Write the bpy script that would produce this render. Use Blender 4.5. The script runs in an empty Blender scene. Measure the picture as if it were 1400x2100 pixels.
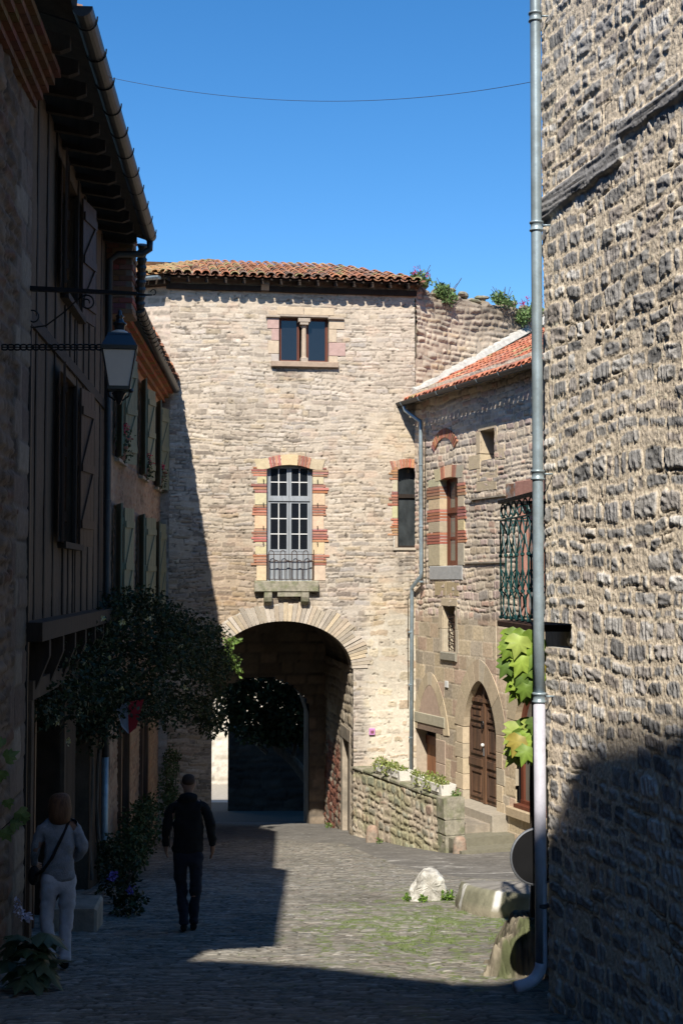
import bpy, math, random
import numpy as np
from math import sin, cos, pi, radians, atan2, sqrt
from mathutils import Vector

scene = bpy.context.scene
# ------------------------------------------------------------------ camera
TILT = radians(2.97); FPX = 2700.0
cam_d = bpy.data.cameras.new('camera'); cam = bpy.data.objects.new('camera', cam_d)
scene.collection.objects.link(cam); scene.camera = cam
cam_d.sensor_fit = 'VERTICAL'; cam_d.sensor_height = 36.0; cam_d.lens = FPX/2100*36
cam_d.clip_end = 3000; cam_d.clip_start = 0.1
cam.location = (0, 0, 0); cam.rotation_euler = (pi/2+TILT, 0, 0)
# ------------------------------------------------------------------ sky, sun, exposure
SUN = Vector((0.12, 1.0, -1.0)).normalized()
world = bpy.data.worlds.new('World'); scene.world = world; world.use_nodes = True
wn = world.node_tree.nodes; wl = world.node_tree.links
sky = wn.new('ShaderNodeTexSky'); sky.sky_type = 'NISHITA'; sky.sun_disc = False
sky.sun_elevation = math.asin(-SUN.z); sky.sun_rotation = atan2(-SUN.x, -SUN.y)
sky.air_density = 1.0; sky.dust_density = 0.1; sky.ozone_density = 3.0; sky.altitude = 900
bgn = wn['Background']; bgn.inputs['Strength'].default_value = 0.112
hs = wn.new('ShaderNodeHueSaturation'); hs.inputs['Saturation'].default_value = 1.30; hs.inputs['Value'].default_value = 1.09
wl.new(sky.outputs[0], hs.inputs['Color']); wl.new(hs.outputs[0], bgn.inputs['Color'])
sl = bpy.data.lights.new('sun', 'SUN'); sl.energy = 5.0; sl.angle = radians(0.55); sl.color = (1.0, 0.94, 0.84)
so = bpy.data.objects.new('sun', sl); scene.collection.objects.link(so)
so.rotation_euler = SUN.to_track_quat('-Z', 'Y').to_euler(); so.location = (-5, -20, 30)
scene.view_settings.view_transform = 'Standard'; scene.view_settings.look = 'None'
scene.view_settings.gamma = 1.0; scene.view_settings.exposure = 0.55
scene.cycles.max_bounces = 6; scene.cycles.diffuse_bounces = 2; scene.cycles.glossy_bounces = 3

rnd = random.Random(7)
COL = scene.collection

# ------------------------------------------------------------------ geometry of the view used to survey the place
FW = Vector((0, cos(TILT), sin(TILT))); UPV = Vector((0, -sin(TILT), cos(TILT)))
def ray(px, py): return FW*FPX + Vector((1, 0, 0))*(px-700) + UPV*(1050-py)
def at(px, py, Y):
    d = ray(px, py); return d*(Y/d.y)
class Frame:
    """a wall's own axes: u along it, w out of it, z up"""
    def __init__(s, x, y, a):
        s.o = Vector((x, y, 0)); s.a = a
        s.U = Vector((cos(a), sin(a), 0)); s.N = Vector((sin(a), -cos(a), 0))
    def p(s, u, w, z): return s.o + s.U*u + s.N*w + Vector((0, 0, z))
    def hit(s, px, py, w=0.0):
        d = ray(px, py); t = (s.o.dot(s.N) + w)/d.dot(s.N); q = d*t
        return ((q-s.o).dot(s.U), q.z)
WORLD = Frame(0, 0, 0)     # u = x, w = -y
def gz(x, y):
    if y < 0: return -2.06 - 0.03*y if y > -20 else -1.46
    if y > 52: return -2.06-0.124*52 - 0.02*(y-52)
    return -2.06 - 0.124*y
def ghit(px, py):
    d = ray(px, py); t = -2.06/(d.z + 0.124*d.y); return d*t

# ------------------------------------------------------------------ noise
_T = {}
def vnoise(x, y, seed=0):
    if seed not in _T: _T[seed] = np.random.RandomState(seed+11).rand(256, 256)
    t = _T[seed]
    xi = np.floor(x).astype(np.int64); yi = np.floor(y).astype(np.int64)
    fx = x-xi; fy = y-yi; fx = fx*fx*(3-2*fx); fy = fy*fy*(3-2*fy)
    a = t[xi & 255, yi & 255]; b = t[(xi+1) & 255, yi & 255]; c = t[xi & 255, (yi+1) & 255]; d = t[(xi+1) & 255, (yi+1) & 255]
    return (a*(1-fx)+b*fx)*(1-fy) + (c*(1-fx)+d*fx)*fy
def fbm(x, y, seed=0, o=4):
    s = 0; a = 0.5; n = 0
    for k in range(o):
        s = s + a*vnoise(x*2**k, y*2**k, seed+k); n += a; a *= 0.5
    return s/n
def sstep(a, b, x):
    t = np.clip((x-a)/(b-a), 0, 1); return t*t*(3-2*t)

def masonry(U, Z, seed, rowh=(.09, .18), bw=(.2, .5), gap=.014, warp=.03, depth=.02, bev=.02, rough=.006,
            palette=None, mortar=(.5, .43, .33), frac=0.0, corner=.35, jit=.35, dirt=.25, grainf=1.0, skip=0.0, crack=.4, tilt=.3):
    rs = np.random.RandomState(seed)
    Zw = Z + (fbm(U*.7+3, Z*.9, seed, 3)-.5)*warp*4 + (fbm(U*4, Z*4, seed+5, 2)-.5)*warp
    Uw = U + (fbm(U*3+9, Z*3, seed+9, 2)-.5)*warp
    zmin, zmax, umin, umax = Zw.min()-.1, Zw.max()+.1, Uw.min()-1, Uw.max()+1
    zb = [zmin]
    while zb[-1] < zmax: zb.append(zb[-1] + rs.uniform(*rowh))
    zb = np.array(zb)
    row = np.clip(np.searchsorted(zb, Zw)-1, 0, len(zb)-2)
    H = np.zeros_like(U); C = np.zeros(U.shape+(3,)); pal = np.array(palette)
    Tm = np.zeros_like(U); CK = np.zeros_like(U)
    for r in np.unique(row):
        m = row == r
        n = int((umax-umin)/bw[0])+3
        ws = rs.uniform(bw[0], bw[1], n); ub = umin - rs.rand()*bw[1] + np.concatenate([[0], np.cumsum(ws)])
        uu = Uw[m]; zz = Zw[m]; k = np.clip(np.searchsorted(ub, uu)-1, 0, n-1)
        z0, z1 = zb[r], zb[r+1]
        # each stone has its own top and bottom
        sh = rs.uniform(-.5, .5, (4, n+1))*jit*gap*3
        hu = (ub[k+1]-ub[k])/2; hz = (z1-z0)/2
        cu = (ub[k+1]+ub[k])/2; cz = (z0+z1)/2
        hz2 = hz - np.abs(sh[0][k]); hu2 = hu - np.abs(sh[1][k])
        rad = np.minimum(hu2, hz2)*corner*(.5+rs.rand(n+1)[k])
        sl_ = sh[2][k]*.8
        qx = np.abs(uu-cu-(zz-cz)*sl_*3)-hu2+rad; qz = np.abs(zz-cz-(uu-cu)*sl_)-hz2+rad
        sd = np.sqrt(np.maximum(qx, 0)**2+np.maximum(qz, 0)**2)+np.minimum(np.maximum(qx, qz), 0)-rad
        d = -sd - gap*.5
        d = d + (fbm(uu*22, zz*22, seed+21, 2)-.5)*gap*1.6
        t = sstep(0, bev, d)
        sk = rs.rand(n+1)[k] < skip
        t = np.where(sk, t*.15, t)
        hh = rs.uniform(.35, 1.0, n+1)[k]; tl = rs.uniform(-1, 1, (2, n+1))
        h = depth*hh + (tl[0][k]*(uu-cu)/np.maximum(hu, .01) + tl[1][k]*(zz-cz)/hz)*depth*tilt
        ci = rs.randint(0, len(pal), n+1)[k]; br = rs.uniform(.82, 1.15, n+1)[k]
        H[m] = t*h; Tm[m] = t
        ck_ = sstep(gap*.75, 0, np.abs(sd+gap*.1))*sstep(.42, .58, fbm(uu*2.6, zz*5, seed+23, 3)+crack-.5)
        CK[m] = ck_
        C[m] = pal[ci]*br[:, None]
    g = fbm(U*30*grainf, Z*30*grainf, seed+31, 3)-.5
    H = H + g*rough*2*(.35+Tm*.65) + (fbm(U*1.1, Z*1.1, seed+41, 3)-.5)*.03
    if frac:
        rg = 1-np.abs(fbm(U*26+Z*3, Z*6, seed+51, 3)*2-1)
        rb = 1-np.abs(fbm(U*9, Z*18+U*4, seed+52, 3)*2-1)
        ck = fbm(U*2.3, Z*2.3, seed+55, 2)
        rr = np.where(ck > .5, rg, rb)
        H = H - Tm*frac*(rr**3)
        C = C*(1-.35*(Tm*rr**4))[..., None]
    C = C*(1+(g*.45)[..., None])
    mo = np.array(mortar)*(1+(fbm(U*40, Z*40, seed+61, 2)-.5)*.25)[..., None]
    C = C*Tm[..., None]+mo*(1-Tm)[..., None]
    if crack: C = C*(1-.62*CK)[..., None]; H = H-CK*.012
    C = C*(1-dirt*sstep(.45, .8, fbm(U*.8+5, Z*.5, seed+71, 4)))[..., None]
    return H, np.clip(C, 0.005, .9), Tm

# ------------------------------------------------------------------ object plumbing
def root_loc(o):
    while o.parent: o = o.parent
    return o.location
def link(o, parent=None):
    COL.objects.link(o)
    if parent is not None: o.parent = parent
    return o
def new_mesh(name, V, Fq, mat, parent=None, cols=None, smooth=False, fcols=None):
    V = np.asarray(V, dtype=np.float64)
    if parent is not None: V = V - np.array(root_loc(parent))
    me = bpy.data.meshes.new(name)
    if isinstance(Fq, np.ndarray):
        k = Fq.shape[1]
        me.vertices.add(len(V)); me.vertices.foreach_set('co', V.astype(np.float32).ravel())
        me.loops.add(Fq.size); me.loops.foreach_set('vertex_index', Fq.astype(np.int32).ravel())
        me.polygons.add(len(Fq)); me.polygons.foreach_set('loop_start', np.arange(0, Fq.size, k, dtype=np.int32))
        me.polygons.foreach_set('loop_total', np.full(len(Fq), k, dtype=np.int32))
        me.update(calc_edges=True)
    else:
        me.from_pydata([tuple(v) for v in V], [], Fq); me.update()
    if cols is not None:
        a = me.color_attributes.new('Col', 'FLOAT_COLOR', 'POINT')
        c = np.ones((len(V), 4), dtype=np.float32); c[:, :3] = np.asarray(cols).reshape(-1, 3)
        a.data.foreach_set('color', c.ravel())
    if smooth: me.polygons.foreach_set('use_smooth', np.ones(len(me.polygons), dtype=bool))
    me.materials.append(mat)
    o = bpy.data.objects.new(name, me)
    return link(o, parent)
def grid_obj(name, P, keep, C, mat, parent=None, smooth=True):
    ny, nx = P.shape[:2]
    idx = np.arange(ny*nx).reshape(ny, nx)
    a = idx[:-1, :-1]; b = idx[:-1, 1:]; c = idx[1:, 1:]; d = idx[1:, :-1]
    Fq = np.stack([a, b, c, d], -1)
    Fq = Fq[keep] if keep is not None else Fq.reshape(-1, 4)
    used = np.zeros(ny*nx, bool); used[Fq.ravel()] = True
    rem = np.cumsum(used)-1
    return new_mesh(name, P.reshape(-1, 3)[used], rem[Fq], mat, parent, C.reshape(-1, 3)[used], smooth)
def thing(name, label, cat, loc, group=None):
    o = bpy.data.objects.new(name, None); o.location = loc; COL.objects.link(o)
    o.empty_display_size = .2
    return tag(o, label, cat, group)
def tag(o, label=None, cat=None, group=None, kind=None):
    if label: o['label'] = label
    if cat: o['category'] = cat
    if group: o['group'] = group
    if kind: o['kind'] = kind
    return o
class MB:
    def __init__(s): s.v = []; s.f = []; s.c = []; s.cur = None
    def col(s, c): s.cur = c; return s
    def add(s, vs, fs):
        n = len(s.v); s.v += [tuple(v) for v in vs]; s.f += [tuple(n+i for i in f) for f in fs]
        if s.cur is not None: s.c += [s.cur]*len(vs)
        return s
    def hexa(s, p):
        return s.add(p, [(3, 2, 1, 0), (4, 5, 6, 7), (0, 1, 5, 4), (1, 2, 6, 5), (2, 3, 7, 6), (3, 0, 4, 7)])
    def box(s, fr, u0, u1, w0, w1, z0, z1, ch=0.0, jit=0.0):
        j = (lambda: rnd.uniform(-jit, jit)) if jit else (lambda: 0)
        if ch <= 0:
            return s.hexa([fr.p(a+j(), b, c+j()) for a, b, c in ((u0, w0, z0), (u0, w1, z0), (u1, w1, z0), (u1, w0, z0), (u0, w0, z1), (u0, w1, z1), (u1, w1, z1), (u1, w0, z1))])
        # bevelled outer face
        P = []
        a0, a1, c0, c1 = u0+j(), u1+j(), z0+j(), z1+j()
        for w, i in ((w0, 0), (w1-ch, 0), (w1, ch)):
            P += [fr.p(a0+i, w, c0+i), fr.p(a1-i, w, c0+i), fr.p(a1-i, w, c1-i), fr.p(a0+i, w, c1-i)]
        f = [(3, 2, 1, 0)]
        for k in (0, 4):
            for q in range(4): f.append((k+q, k+(q+1) % 4, k+4+(q+1) % 4, k+4+q))
        f.append((8, 9, 10, 11)); return s.add(P, f)
    def prism(s, fr, poly, w0, w1):
        n = len(poly); P = [fr.p(u, w0, z) for u, z in poly]+[fr.p(u, w1, z) for u, z in poly]
        f = [tuple(range(n-1, -1, -1)), tuple(range(n, 2*n))]+[(i, (i+1) % n, n+(i+1) % n, n+i) for i in range(n)]
        return s.add(P, f)
    def tube(s, pts, r, n=8, cap=True):
        pts = [Vector(p) for p in pts]; R = r if isinstance(r, (list, tuple)) else [r]*len(pts)
        base = len(s.v); V = []; prev = None
        for i, p in enumerate(pts):
            d = (pts[min(i+1, len(pts)-1)]-pts[max(i-1, 0)])
            if d.length < 1e-9: d = Vector((0, 0, 1))
            d.normalize()
            if prev is None:
                a = Vector((0, 0, 1)) if abs(d.z) < .9 else Vector((1, 0, 0)); x = d.cross(a).normalized()
            else:
                x = (prev - d*prev.dot(d)).normalized()
            prev = x; y = d.cross(x)
            V += [p+(x*cos(2*pi*k/n)+y*sin(2*pi*k/n))*R[i] for k in range(n)]
        f = []
        for i in range(len(pts)-1):
            for k in range(n): f.append((i*n+k, i*n+(k+1) % n, (i+1)*n+(k+1) % n, (i+1)*n+k))
        if cap: f.append(tuple(range(n-1, -1, -1))); f.append(tuple((len(pts)-1)*n+k for k in range(n)))
        return s.add(V, f)
    def lathe(s, c, prof, n=12, sq=None):
        c = Vector(c); V = []
        for r, z in prof:
            for k in range(n):
                a = 2*pi*(k+.5)/n; V.append(c+Vector((cos(a)*r, sin(a)*r, z)))
        f = [tuple(range(n-1, -1, -1)), tuple((len(prof)-1)*n+k for k in range(n))]
        for i in range(len(prof)-1):
            for k in range(n): f.append((i*n+k, i*n+(k+1) % n, (i+1)*n+(k+1) % n, (i+1)*n+k))
        return s.add(V, f)
    def lump(s, c, rx, ry, rz, seed=0, n=14, amp=.25, fq=1.6, flat=None):
        c = Vector(c); m = n//2; V = []
        for i in range(m+1):
            th = pi*i/m
            for k in range(n):
                ph = 2*pi*k/n; d = Vector((sin(th)*cos(ph), sin(th)*sin(ph), cos(th)))
                nz = float(fbm(np.array([d.x*fq+5+d.z*.7]), np.array([d.y*fq+7+d.z*fq]), seed, 3)[0])-.5
                q = Vector((d.x*rx, d.y*ry, d.z*rz))*(1+nz*amp*2)
                if flat is not None and q.z < flat: q.z = flat
                V.append(c+q)
        f = [(i*n+k, (i+1)*n+k, (i+1)*n+(k+1) % n, i*n+(k+1) % n) for i in range(m) for k in range(n)]
        return s.add(V, f)
    def build(s, name, mat, parent=None, smooth=False):
        return new_mesh(name, s.v, s.f, mat, parent, s.c if len(s.c) == len(s.v) and s.c else None, smooth)

# ------------------------------------------------------------------ materials
def mat(name, color=None, rough=.85, attr=False, metal=0.0, var=.2, vscale=8.0, bump=0.0, bscale=60.0, spec=.3, stretch=None, color2=None, trans=0.0, bdist=.01):
    m = bpy.data.materials.new(name); m.use_nodes = True; nt = m.node_tree; N = nt.nodes; L = nt.links
    b = N['Principled BSDF']; b.inputs['Roughness'].default_value = rough; b.inputs['Metallic'].default_value = metal
    b.inputs['Specular IOR Level'].default_value = spec
    tc = N.new('ShaderNodeTexCoord'); mp = N.new('ShaderNodeMapping'); L.new(tc.outputs['Object'], mp.inputs[0])
    if stretch: mp.inputs['Scale'].default_value = stretch
    nz = N.new('ShaderNodeTexNoise'); nz.inputs['Scale'].default_value = vscale; nz.inputs['Detail'].default_value = 6
    nz.inputs['Roughness'].default_value = .65
    L.new(mp.outputs[0], nz.inputs['Vector'])
    mr = N.new('ShaderNodeMapRange'); mr.inputs[1].default_value = .3; mr.inputs[2].default_value = .7
    mr.inputs[3].default_value = 1-var; mr.inputs[4].default_value = 1+var; L.new(nz.outputs['Fac'], mr.inputs[0])
    if attr:
        at_ = N.new('ShaderNodeAttribute'); at_.attribute_name = 'Col'; src = at_.outputs['Color']
    elif color2:
        mx = N.new('ShaderNodeMix'); mx.data_type = 'RGBA'; n2 = N.new('ShaderNodeTexNoise'); n2.inputs['Scale'].default_value = vscale*.4
        n2.inputs['Detail'].default_value = 5; L.new(mp.outputs[0], n2.inputs['Vector'])
        m2 = N.new('ShaderNodeMapRange'); m2.inputs[1].default_value = .42; m2.inputs[2].default_value = .58; L.new(n2.outputs['Fac'], m2.inputs[0])
        L.new(m2.outputs[0], mx.inputs[0]); mx.inputs[6].default_value = (*color, 1); mx.inputs[7].default_value = (*color2, 1); src = mx.outputs[2]
    else:
        rg = N.new('ShaderNodeRGB'); rg.outputs[0].default_value = (*color, 1); src = rg.outputs[0]
    vm = N.new('ShaderNodeVectorMath'); vm.operation = 'SCALE'; L.new(src, vm.inputs[0]); L.new(mr.outputs[0], vm.inputs['Scale'])
    L.new(vm.outputs[0], b.inputs['Base Color'])
    if bump:
        n3 = N.new('ShaderNodeTexNoise'); n3.inputs['Scale'].default_value = bscale; n3.inputs['Detail'].default_value = 5
        L.new(mp.outputs[0], n3.inputs['Vector'])
        bp = N.new('ShaderNodeBump'); bp.inputs['Strength'].default_value = bump; bp.inputs['Distance'].default_value = bdist
        L.new(n3.outputs['Fac'], bp.inputs['Height']); L.new(bp.outputs[0], b.inputs['Normal'])
    if trans:
        tr = N.new('ShaderNodeBsdfTranslucent'); L.new(vm.outputs[0], tr.inputs['Color'])
        ms = N.new('ShaderNodeMixShader'); ms.inputs[0].default_value = trans
        L.new(b.outputs[0], ms.inputs[1]); L.new(tr.outputs[0], ms.inputs[2]); L.new(ms.outputs[0], N['Material Output'].inputs[0])
    return m
M = {}
M['stone'] = mat('stone_masonry', attr=True, var=.13, vscale=14, bump=.5, bscale=55, rough=.95, spec=.15)
M['ground'] = mat('cobbles', attr=True, var=.2, vscale=9, bump=.6, bscale=70, rough=.95, spec=.12)
M['tile'] = mat('clay_tiles', attr=True, var=.35, vscale=22, bump=.4, bscale=60, rough=.9, spec=.2)
M['block'] = mat('cut_stone', attr=True, var=.14, vscale=10, bump=.5, bscale=40, rough=.92, spec=.15)
M['plain_stone'] = mat('plain_stone', (.33, .28, .22), var=.25, vscale=5, bump=.5, bscale=30, rough=.95, color2=(.24, .21, .17), spec=.15)
M['mossy'] = mat('mossy_stone', (.29, .265, .205), var=.3, vscale=12, bump=.8, bscale=25, rough=.95, color2=(.19, .19, .12), spec=.15)
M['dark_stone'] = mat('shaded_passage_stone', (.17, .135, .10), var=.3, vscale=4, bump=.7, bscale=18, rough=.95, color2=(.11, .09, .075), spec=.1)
M['plaster'] = mat('old_render', (.09, .064, .045), var=.25, vscale=3, bump=.5, bscale=30, rough=.95, color2=(.10, .07, .05), spec=.1)  # colour lowered to deepen the shade on the left houses
M['pale_mortar'] = mat('pale_mortar', (.52, .49, .43), var=.25, vscale=9, bump=.8, bscale=25, rough=.95, color2=(.4, .37, .32))
M['old_wood'] = mat('old_wood', (.028, .02, .015), var=.35, vscale=10, bump=.4, bscale=40, rough=.85, stretch=(1, 1, .15))  # colour lowered so shaded timbers and eaves read darker
M['door_wood'] = mat('door_wood', (.085, .05, .035), var=.4, vscale=14, bump=.3, bscale=50, rough=.6, stretch=(1, 1, .08), color2=(.15, .08, .045))
M['red_wood'] = mat('red_brown_wood', (.13, .042, .024), var=.2, vscale=10, bump=.2, bscale=50, rough=.5, stretch=(1, 1, .15))
M['orange_wood'] = mat('orange_brown_wood', (.22, .10, .05), var=.3, vscale=16, bump=.2, bscale=50, rough=.6, stretch=(1, 1, .08))
M['brown_shutter'] = mat('brown_shutter_paint', (.05, .028, .018), var=.25, vscale=8, bump=.2, rough=.65, stretch=(1, 1, .2))
M['green_shutter'] = mat('green_shutter_paint', (.19, .19, .12), var=.15, vscale=6, bump=.2, rough=.65, stretch=(1, 1, .2))
M['grey_paint'] = mat('weathered_grey_paint', (.27, .29, .31), var=.18, vscale=20, bump=.3, bscale=60, rough=.75, stretch=(1, 1, .12))
M['white_paint'] = mat('white_glazing_paint', (.62, .62, .6), var=.08, rough=.6)
M['iron'] = mat('black_iron', (.012, .012, .013), var=.2, rough=.5, metal=.3, spec=.4)
M['rust'] = mat('rusty_iron', (.055, .03, .02), var=.4, vscale=20, rough=.8, metal=.2)
M['green_iron'] = mat('green_painted_iron', (.014, .06, .06), var=.25, vscale=14, rough=.4, spec=.5)
M['zinc'] = mat('zinc', (.30, .37, .41), color2=(.24, .29, .31), var=.2, vscale=7, bump=.15, bscale=20, rough=.42, metal=.35, spec=.5)
M['zinc_dark'] = mat('dark_zinc', (.055, .056, .058), var=.2, vscale=6, rough=.5, metal=.4)
M['pvc'] = mat('pale_pipe', (.46, .45, .50), var=.14, vscale=12, rough=.5, bump=.1)
M['lantern'] = mat('lantern_paint', (.010, .013, .018), var=.1, rough=.28, spec=.6)
M['glass_milk'] = mat('frosted_glass', (.62, .60, .55), var=.08, vscale=3, rough=.45, spec=.5)
M['dark'] = mat('dark_interior', (.006, .005, .005), var=.1, rough=.9)
M['glass'] = mat('window_glass', (.010, .012, .016), var=.1, rough=.04, spec=.6, bump=.03, bscale=3, bdist=.02)
M['glass_dirty'] = mat('dirty_glass', (.035, .04, .042), var=.5, vscale=7, rough=.25, spec=.5, stretch=(1, 1, .4))
M['glass_curtain'] = mat('curtained_glass', (.16, .15, .125), var=.2, vscale=3, rough=.12, spec=.6, stretch=(1, 1, .3))
M['wire'] = mat('wire', (.05, .05, .06), rough=.6)
M['slate'] = mat('weathered_timber', (.14, .14, .15), var=.5, vscale=30, bump=.9, bscale=45, rough=.9, stretch=(1, .35, 6))
M['pink'] = mat('pink_plaque_enamel', (.55, .25, .5), var=.05, rough=.4)
M['planter'] = mat('white_planter', (.72, .69, .62), var=.12, vscale=25, bump=.3, rough=.8)
M['white_rock'] = mat('white_rock', (.52, .50, .45), var=.3, vscale=14, bump=1.0, bscale=30, rough=.9, color2=(.34, .32, .28))
def leafm(n, c, v=.35, tr=.25): return mat(n, c, var=v, vscale=6, rough=.55, spec=.35, trans=tr)
M['leaf_dark'] = mat('dark_rose_leaves', attr=True, var=.25, vscale=8, rough=.6, trans=.15, spec=.25)
M['leaf'] = mat('leaves', attr=True, var=.2, vscale=9, rough=.5, trans=.3, spec=.35)
M['bark'] = mat('bark', (.09, .07, .055), var=.4, vscale=12, bump=.9, bscale=40, rough=.95, stretch=(1, 1, .25))
M['skin'] = mat('skin', (.25, .14, .10), var=.08, rough=.6)
M['black_cloth'] = mat('black_cloth', (.008, .008, .009), var=.2, vscale=20, bump=.3, rough=.95)
M['navy_cloth'] = mat('navy_denim', (.012, .015, .026), var=.2, vscale=20, bump=.3, rough=.95)
M['grey_knit'] = mat('pale_grey_knit', (.22, .225, .25), var=.15, vscale=30, bump=.5, bscale=90, rough=.95)
M['white_denim'] = mat('white_denim', (.42, .42, .46), var=.1, vscale=20, bump=.3, rough=.9)
M['hair_brown'] = mat('auburn_hair', (.11, .048, .022), var=.4, vscale=20, bump=.5, rough=.6, stretch=(3, 3, .3))
M['hair_short'] = mat('cropped_hair', (.06, .035, .025), var=.3, vscale=60, rough=.9)
M['cloth_red'] = mat('red_cloth', (.28, .015, .02), var=.1, rough=.9)
M['cloth_white'] = mat('white_cloth', (.5, .52, .62), var=.1, rough=.9)
M['clay_pot'] = mat('clay_pot', (.18, .09, .06), var=.2, rough=.9, bump=.3)
M['asph'] = mat('black_disc', (.012, .012, .013), rough=.45, var=.1)
M['rim'] = mat('grey_rim', (.25, .26, .28), rough=.4, metal=.6, var=.1)
# ================================================================== GROUND
PATHC = [ghit(700, 1722), ghit(800, 1765), ghit(950, 1790), ghit(1085, 1800)]
def build_ground():
    def seg(a, b, st): return list(np.arange(a, b-1e-6, st))
    xs = np.array([-1500, -600, -250, -100, -50, -30, -18, -12, -9, -7.5, -6.5, -5.8]+seg(-5.2, 4.6, .024)+[4.6, 5.5, 6.5, 8, 10, 14, 20, 35, 60, 120, 300, 700, 1500])
    ys = np.array([-1500, -600, -200, -80, -40, -20, -12, -8, -4, -1, 2, 4, 6, 7]+seg(7.6, 8.8, .1)+seg(8.8, 16, .016)+seg(16, 24, .025)+seg(24, 31.5, .035)+seg(31.5, 36, .1)+seg(36, 56, .4)+[56, 60, 70, 90, 120, 200, 400, 800, 1800])
    X, Y = np.meshgrid(xs, ys)
    B = np.where(Y < 0, np.where(Y > -20, -2.06-.03*Y, -1.46), np.where(Y > 52, -2.06-.124*52-.02*np.minimum(Y-52, 200), -2.06-.124*Y))
    fine = (X > -5.3) & (X < 4.7) & (Y > 7.6) & (Y < 36)
    # thin cobbles set across the street
    A = .10
    U = X*cos(A)+Y*sin(A)*.6; V = Y*cos(A)-X*sin(A)
    H, C, T = masonry(U, V, 5, rowh=(.045, .085), bw=(.10, .30), gap=.013, warp=.006, depth=.008, bev=.007, rough=.003, crack=.60,
                      palette=[(.21, .195, .165), (.26, .24, .205), (.16, .148, .125), (.30, .275, .235), (.23, .20, .17), (.19, .183, .165)],
                      mortar=(.21, .19, .15), jit=.5, dirt=.2)
    # the smoother trodden lane curving in front of the terrace
    ln = [(p.x, p.y) for p in PATHC]
    yc = np.interp(X, [p[0] for p in ln], [p[1] for p in ln]) + .25
    lane = sstep(-1.3, -.7, Y-yc)*sstep(-1.5, -.3, X)
    lane = np.maximum(lane, sstep(28.6, 29.6, Y))
    n1 = fbm(X*3, Y*3, 80, 5)
    pale = sstep(.62, .7, fbm(X*1.2+4, Y*7, 81, 4))*sstep(.4, .6, fbm(X*6, Y*14, 88, 3))
    lc = np.array([.15, .14, .125])*(.75+.5*n1)[..., None]
    lc = lc + pale[..., None]*np.array([.22, .21, .19])*.8*sstep(19, 22, Y)[..., None]*(1-sstep(24, 26, Y))[..., None]
    C = C*(1-lane)[..., None]+lc*lane[..., None]
    H = H*(1-lane*.8)
    # moss and grass between the stones, thickest by the white rock
    rk = ghit(875, 1845)
    dens = np.exp(-(((X-rk.x-.1)/1.6)**2+((Y-rk.y+2.6)/3.4)**2))*1.0 + .2*sstep(-1.2, .3, X)
    gm = sstep(.74-.26*dens, .86-.2*dens, fbm(X*6, Y*4, 90, 4)*.75+(1-T)*.22+.04)*(1-lane)*np.clip(dens*1.6, 0, 1)*fine
    C = C*(1-gm*.85)[..., None]+np.array([.13, .17, .05])*(gm*.85)[..., None]
    H = H + gm*.008
    # pale grit
    gr = sstep(.80, .84, fbm(X*23, Y*23, 95, 2))*fine
    C = C+gr[..., None]*.12
    # gutter strip by the left houses, a groove in the middle-right
    gl = np.abs(X-(.9+.02*(Y-11)+.12*np.sin(Y*1.3)))
    groove = sstep(.09, .0, gl)*(Y < 16)
    H = H-groove*.015
    # crown and unevenness
    B2 = (fbm(X*.5, Y*.5, 97, 3)-.5)*.12*fine + (fbm(X*1.8, Y*1.8, 98, 3)-.5)*.025*fine
    Z = B+B2+H*fine
    # swell where the ground rises to the pier and terrace wall foot
    P = np.stack([X, Y, Z], -1)
    C[~fine] = np.array([.075, .07, .06])  # dark tone also paints the shade on the ground just past the gate
    far = Y > 48; C[far] = np.array([.34, .31, .26])  # pale tone paints sunlight on the ground past the gate's shadow
    o = grid_obj('ground', P, None, np.clip(C, .01, .8), M['ground'])
    o['kind'] = 'structure'
build_ground()

# ================================================================== FACADE OF THE GATE BUILDING
F = Frame(-1.11, 30, radians(8))
def fu(px, py=1190): return F.hit(px, py)[0]
def fz(py, px=620): return F.hit(px, py)[1]
gate = thing('gate_building', 'tall sunlit rubble stone gate building with a round arched passage, tiled roof and windows', 'building', (F.p(0, 0, -5.8)))
PALF = [(q[0]*.90, q[1]*.905, q[2]*.94) for q in [(.50, .42, .32), (.43, .355, .27), (.34, .285, .22), (.58, .50, .40), (.46, .375, .29), (.40, .35, .29), (.30, .25, .195), (.54, .47, .37), (.50, .43, .35), (.47, .38, .26), (.52, .44, .34)]]
MORF = (.50, .425, .335)
def gridlines(a, b, st, cuts):
    ks = sorted([a, b]+[c for c in cuts if a < c < b]); out = []
    for p, q in zip(ks[:-1], ks[1:]):
        n = max(1, int(round((q-p)/st))); out += [p+(q-p)*i/n for i in range(n)]
    return np.array(out+[b])
class Hole:
    def __init__(s, u0, u1, z0, z1, rise=0.0, point=False): s.u0, s.u1, s.z0, s.z1, s.rise, s.point = u0, u1, z0, z1, rise, point
    def top(s, u):
        h = (s.u1-s.u0)/2; c = (s.u0+s.u1)/2; t = np.clip(np.abs(u-c)/h, 0, 1)
        if s.point:   # pointed: two arcs
            return s.z1-s.rise+s.rise*np.clip((1-t**1.75), 0, 1)**.72
        return s.z1-s.rise+s.rise*np.sqrt(1-t**2) if s.rise > .5 else s.z1-s.rise*t**2
    def inside(s, U, Z): return (U > s.u0) & (U < s.u1) & (Z > s.z0) & (Z < s.top(U))
    def poly(s, n=14, grow=0.0):
        us = np.linspace(s.u0-grow, s.u1+grow, n); c = (s.u0+s.u1)/2; k = (s.u1-s.u0)/(s.u1-s.u0+2*grow)
        return [(s.u0-grow, s.z0), (s.u1+grow, s.z0)]+[(u, float(s.top(np.array(c+(u-c)*k)))+grow) for u in us[::-1]]
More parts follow.
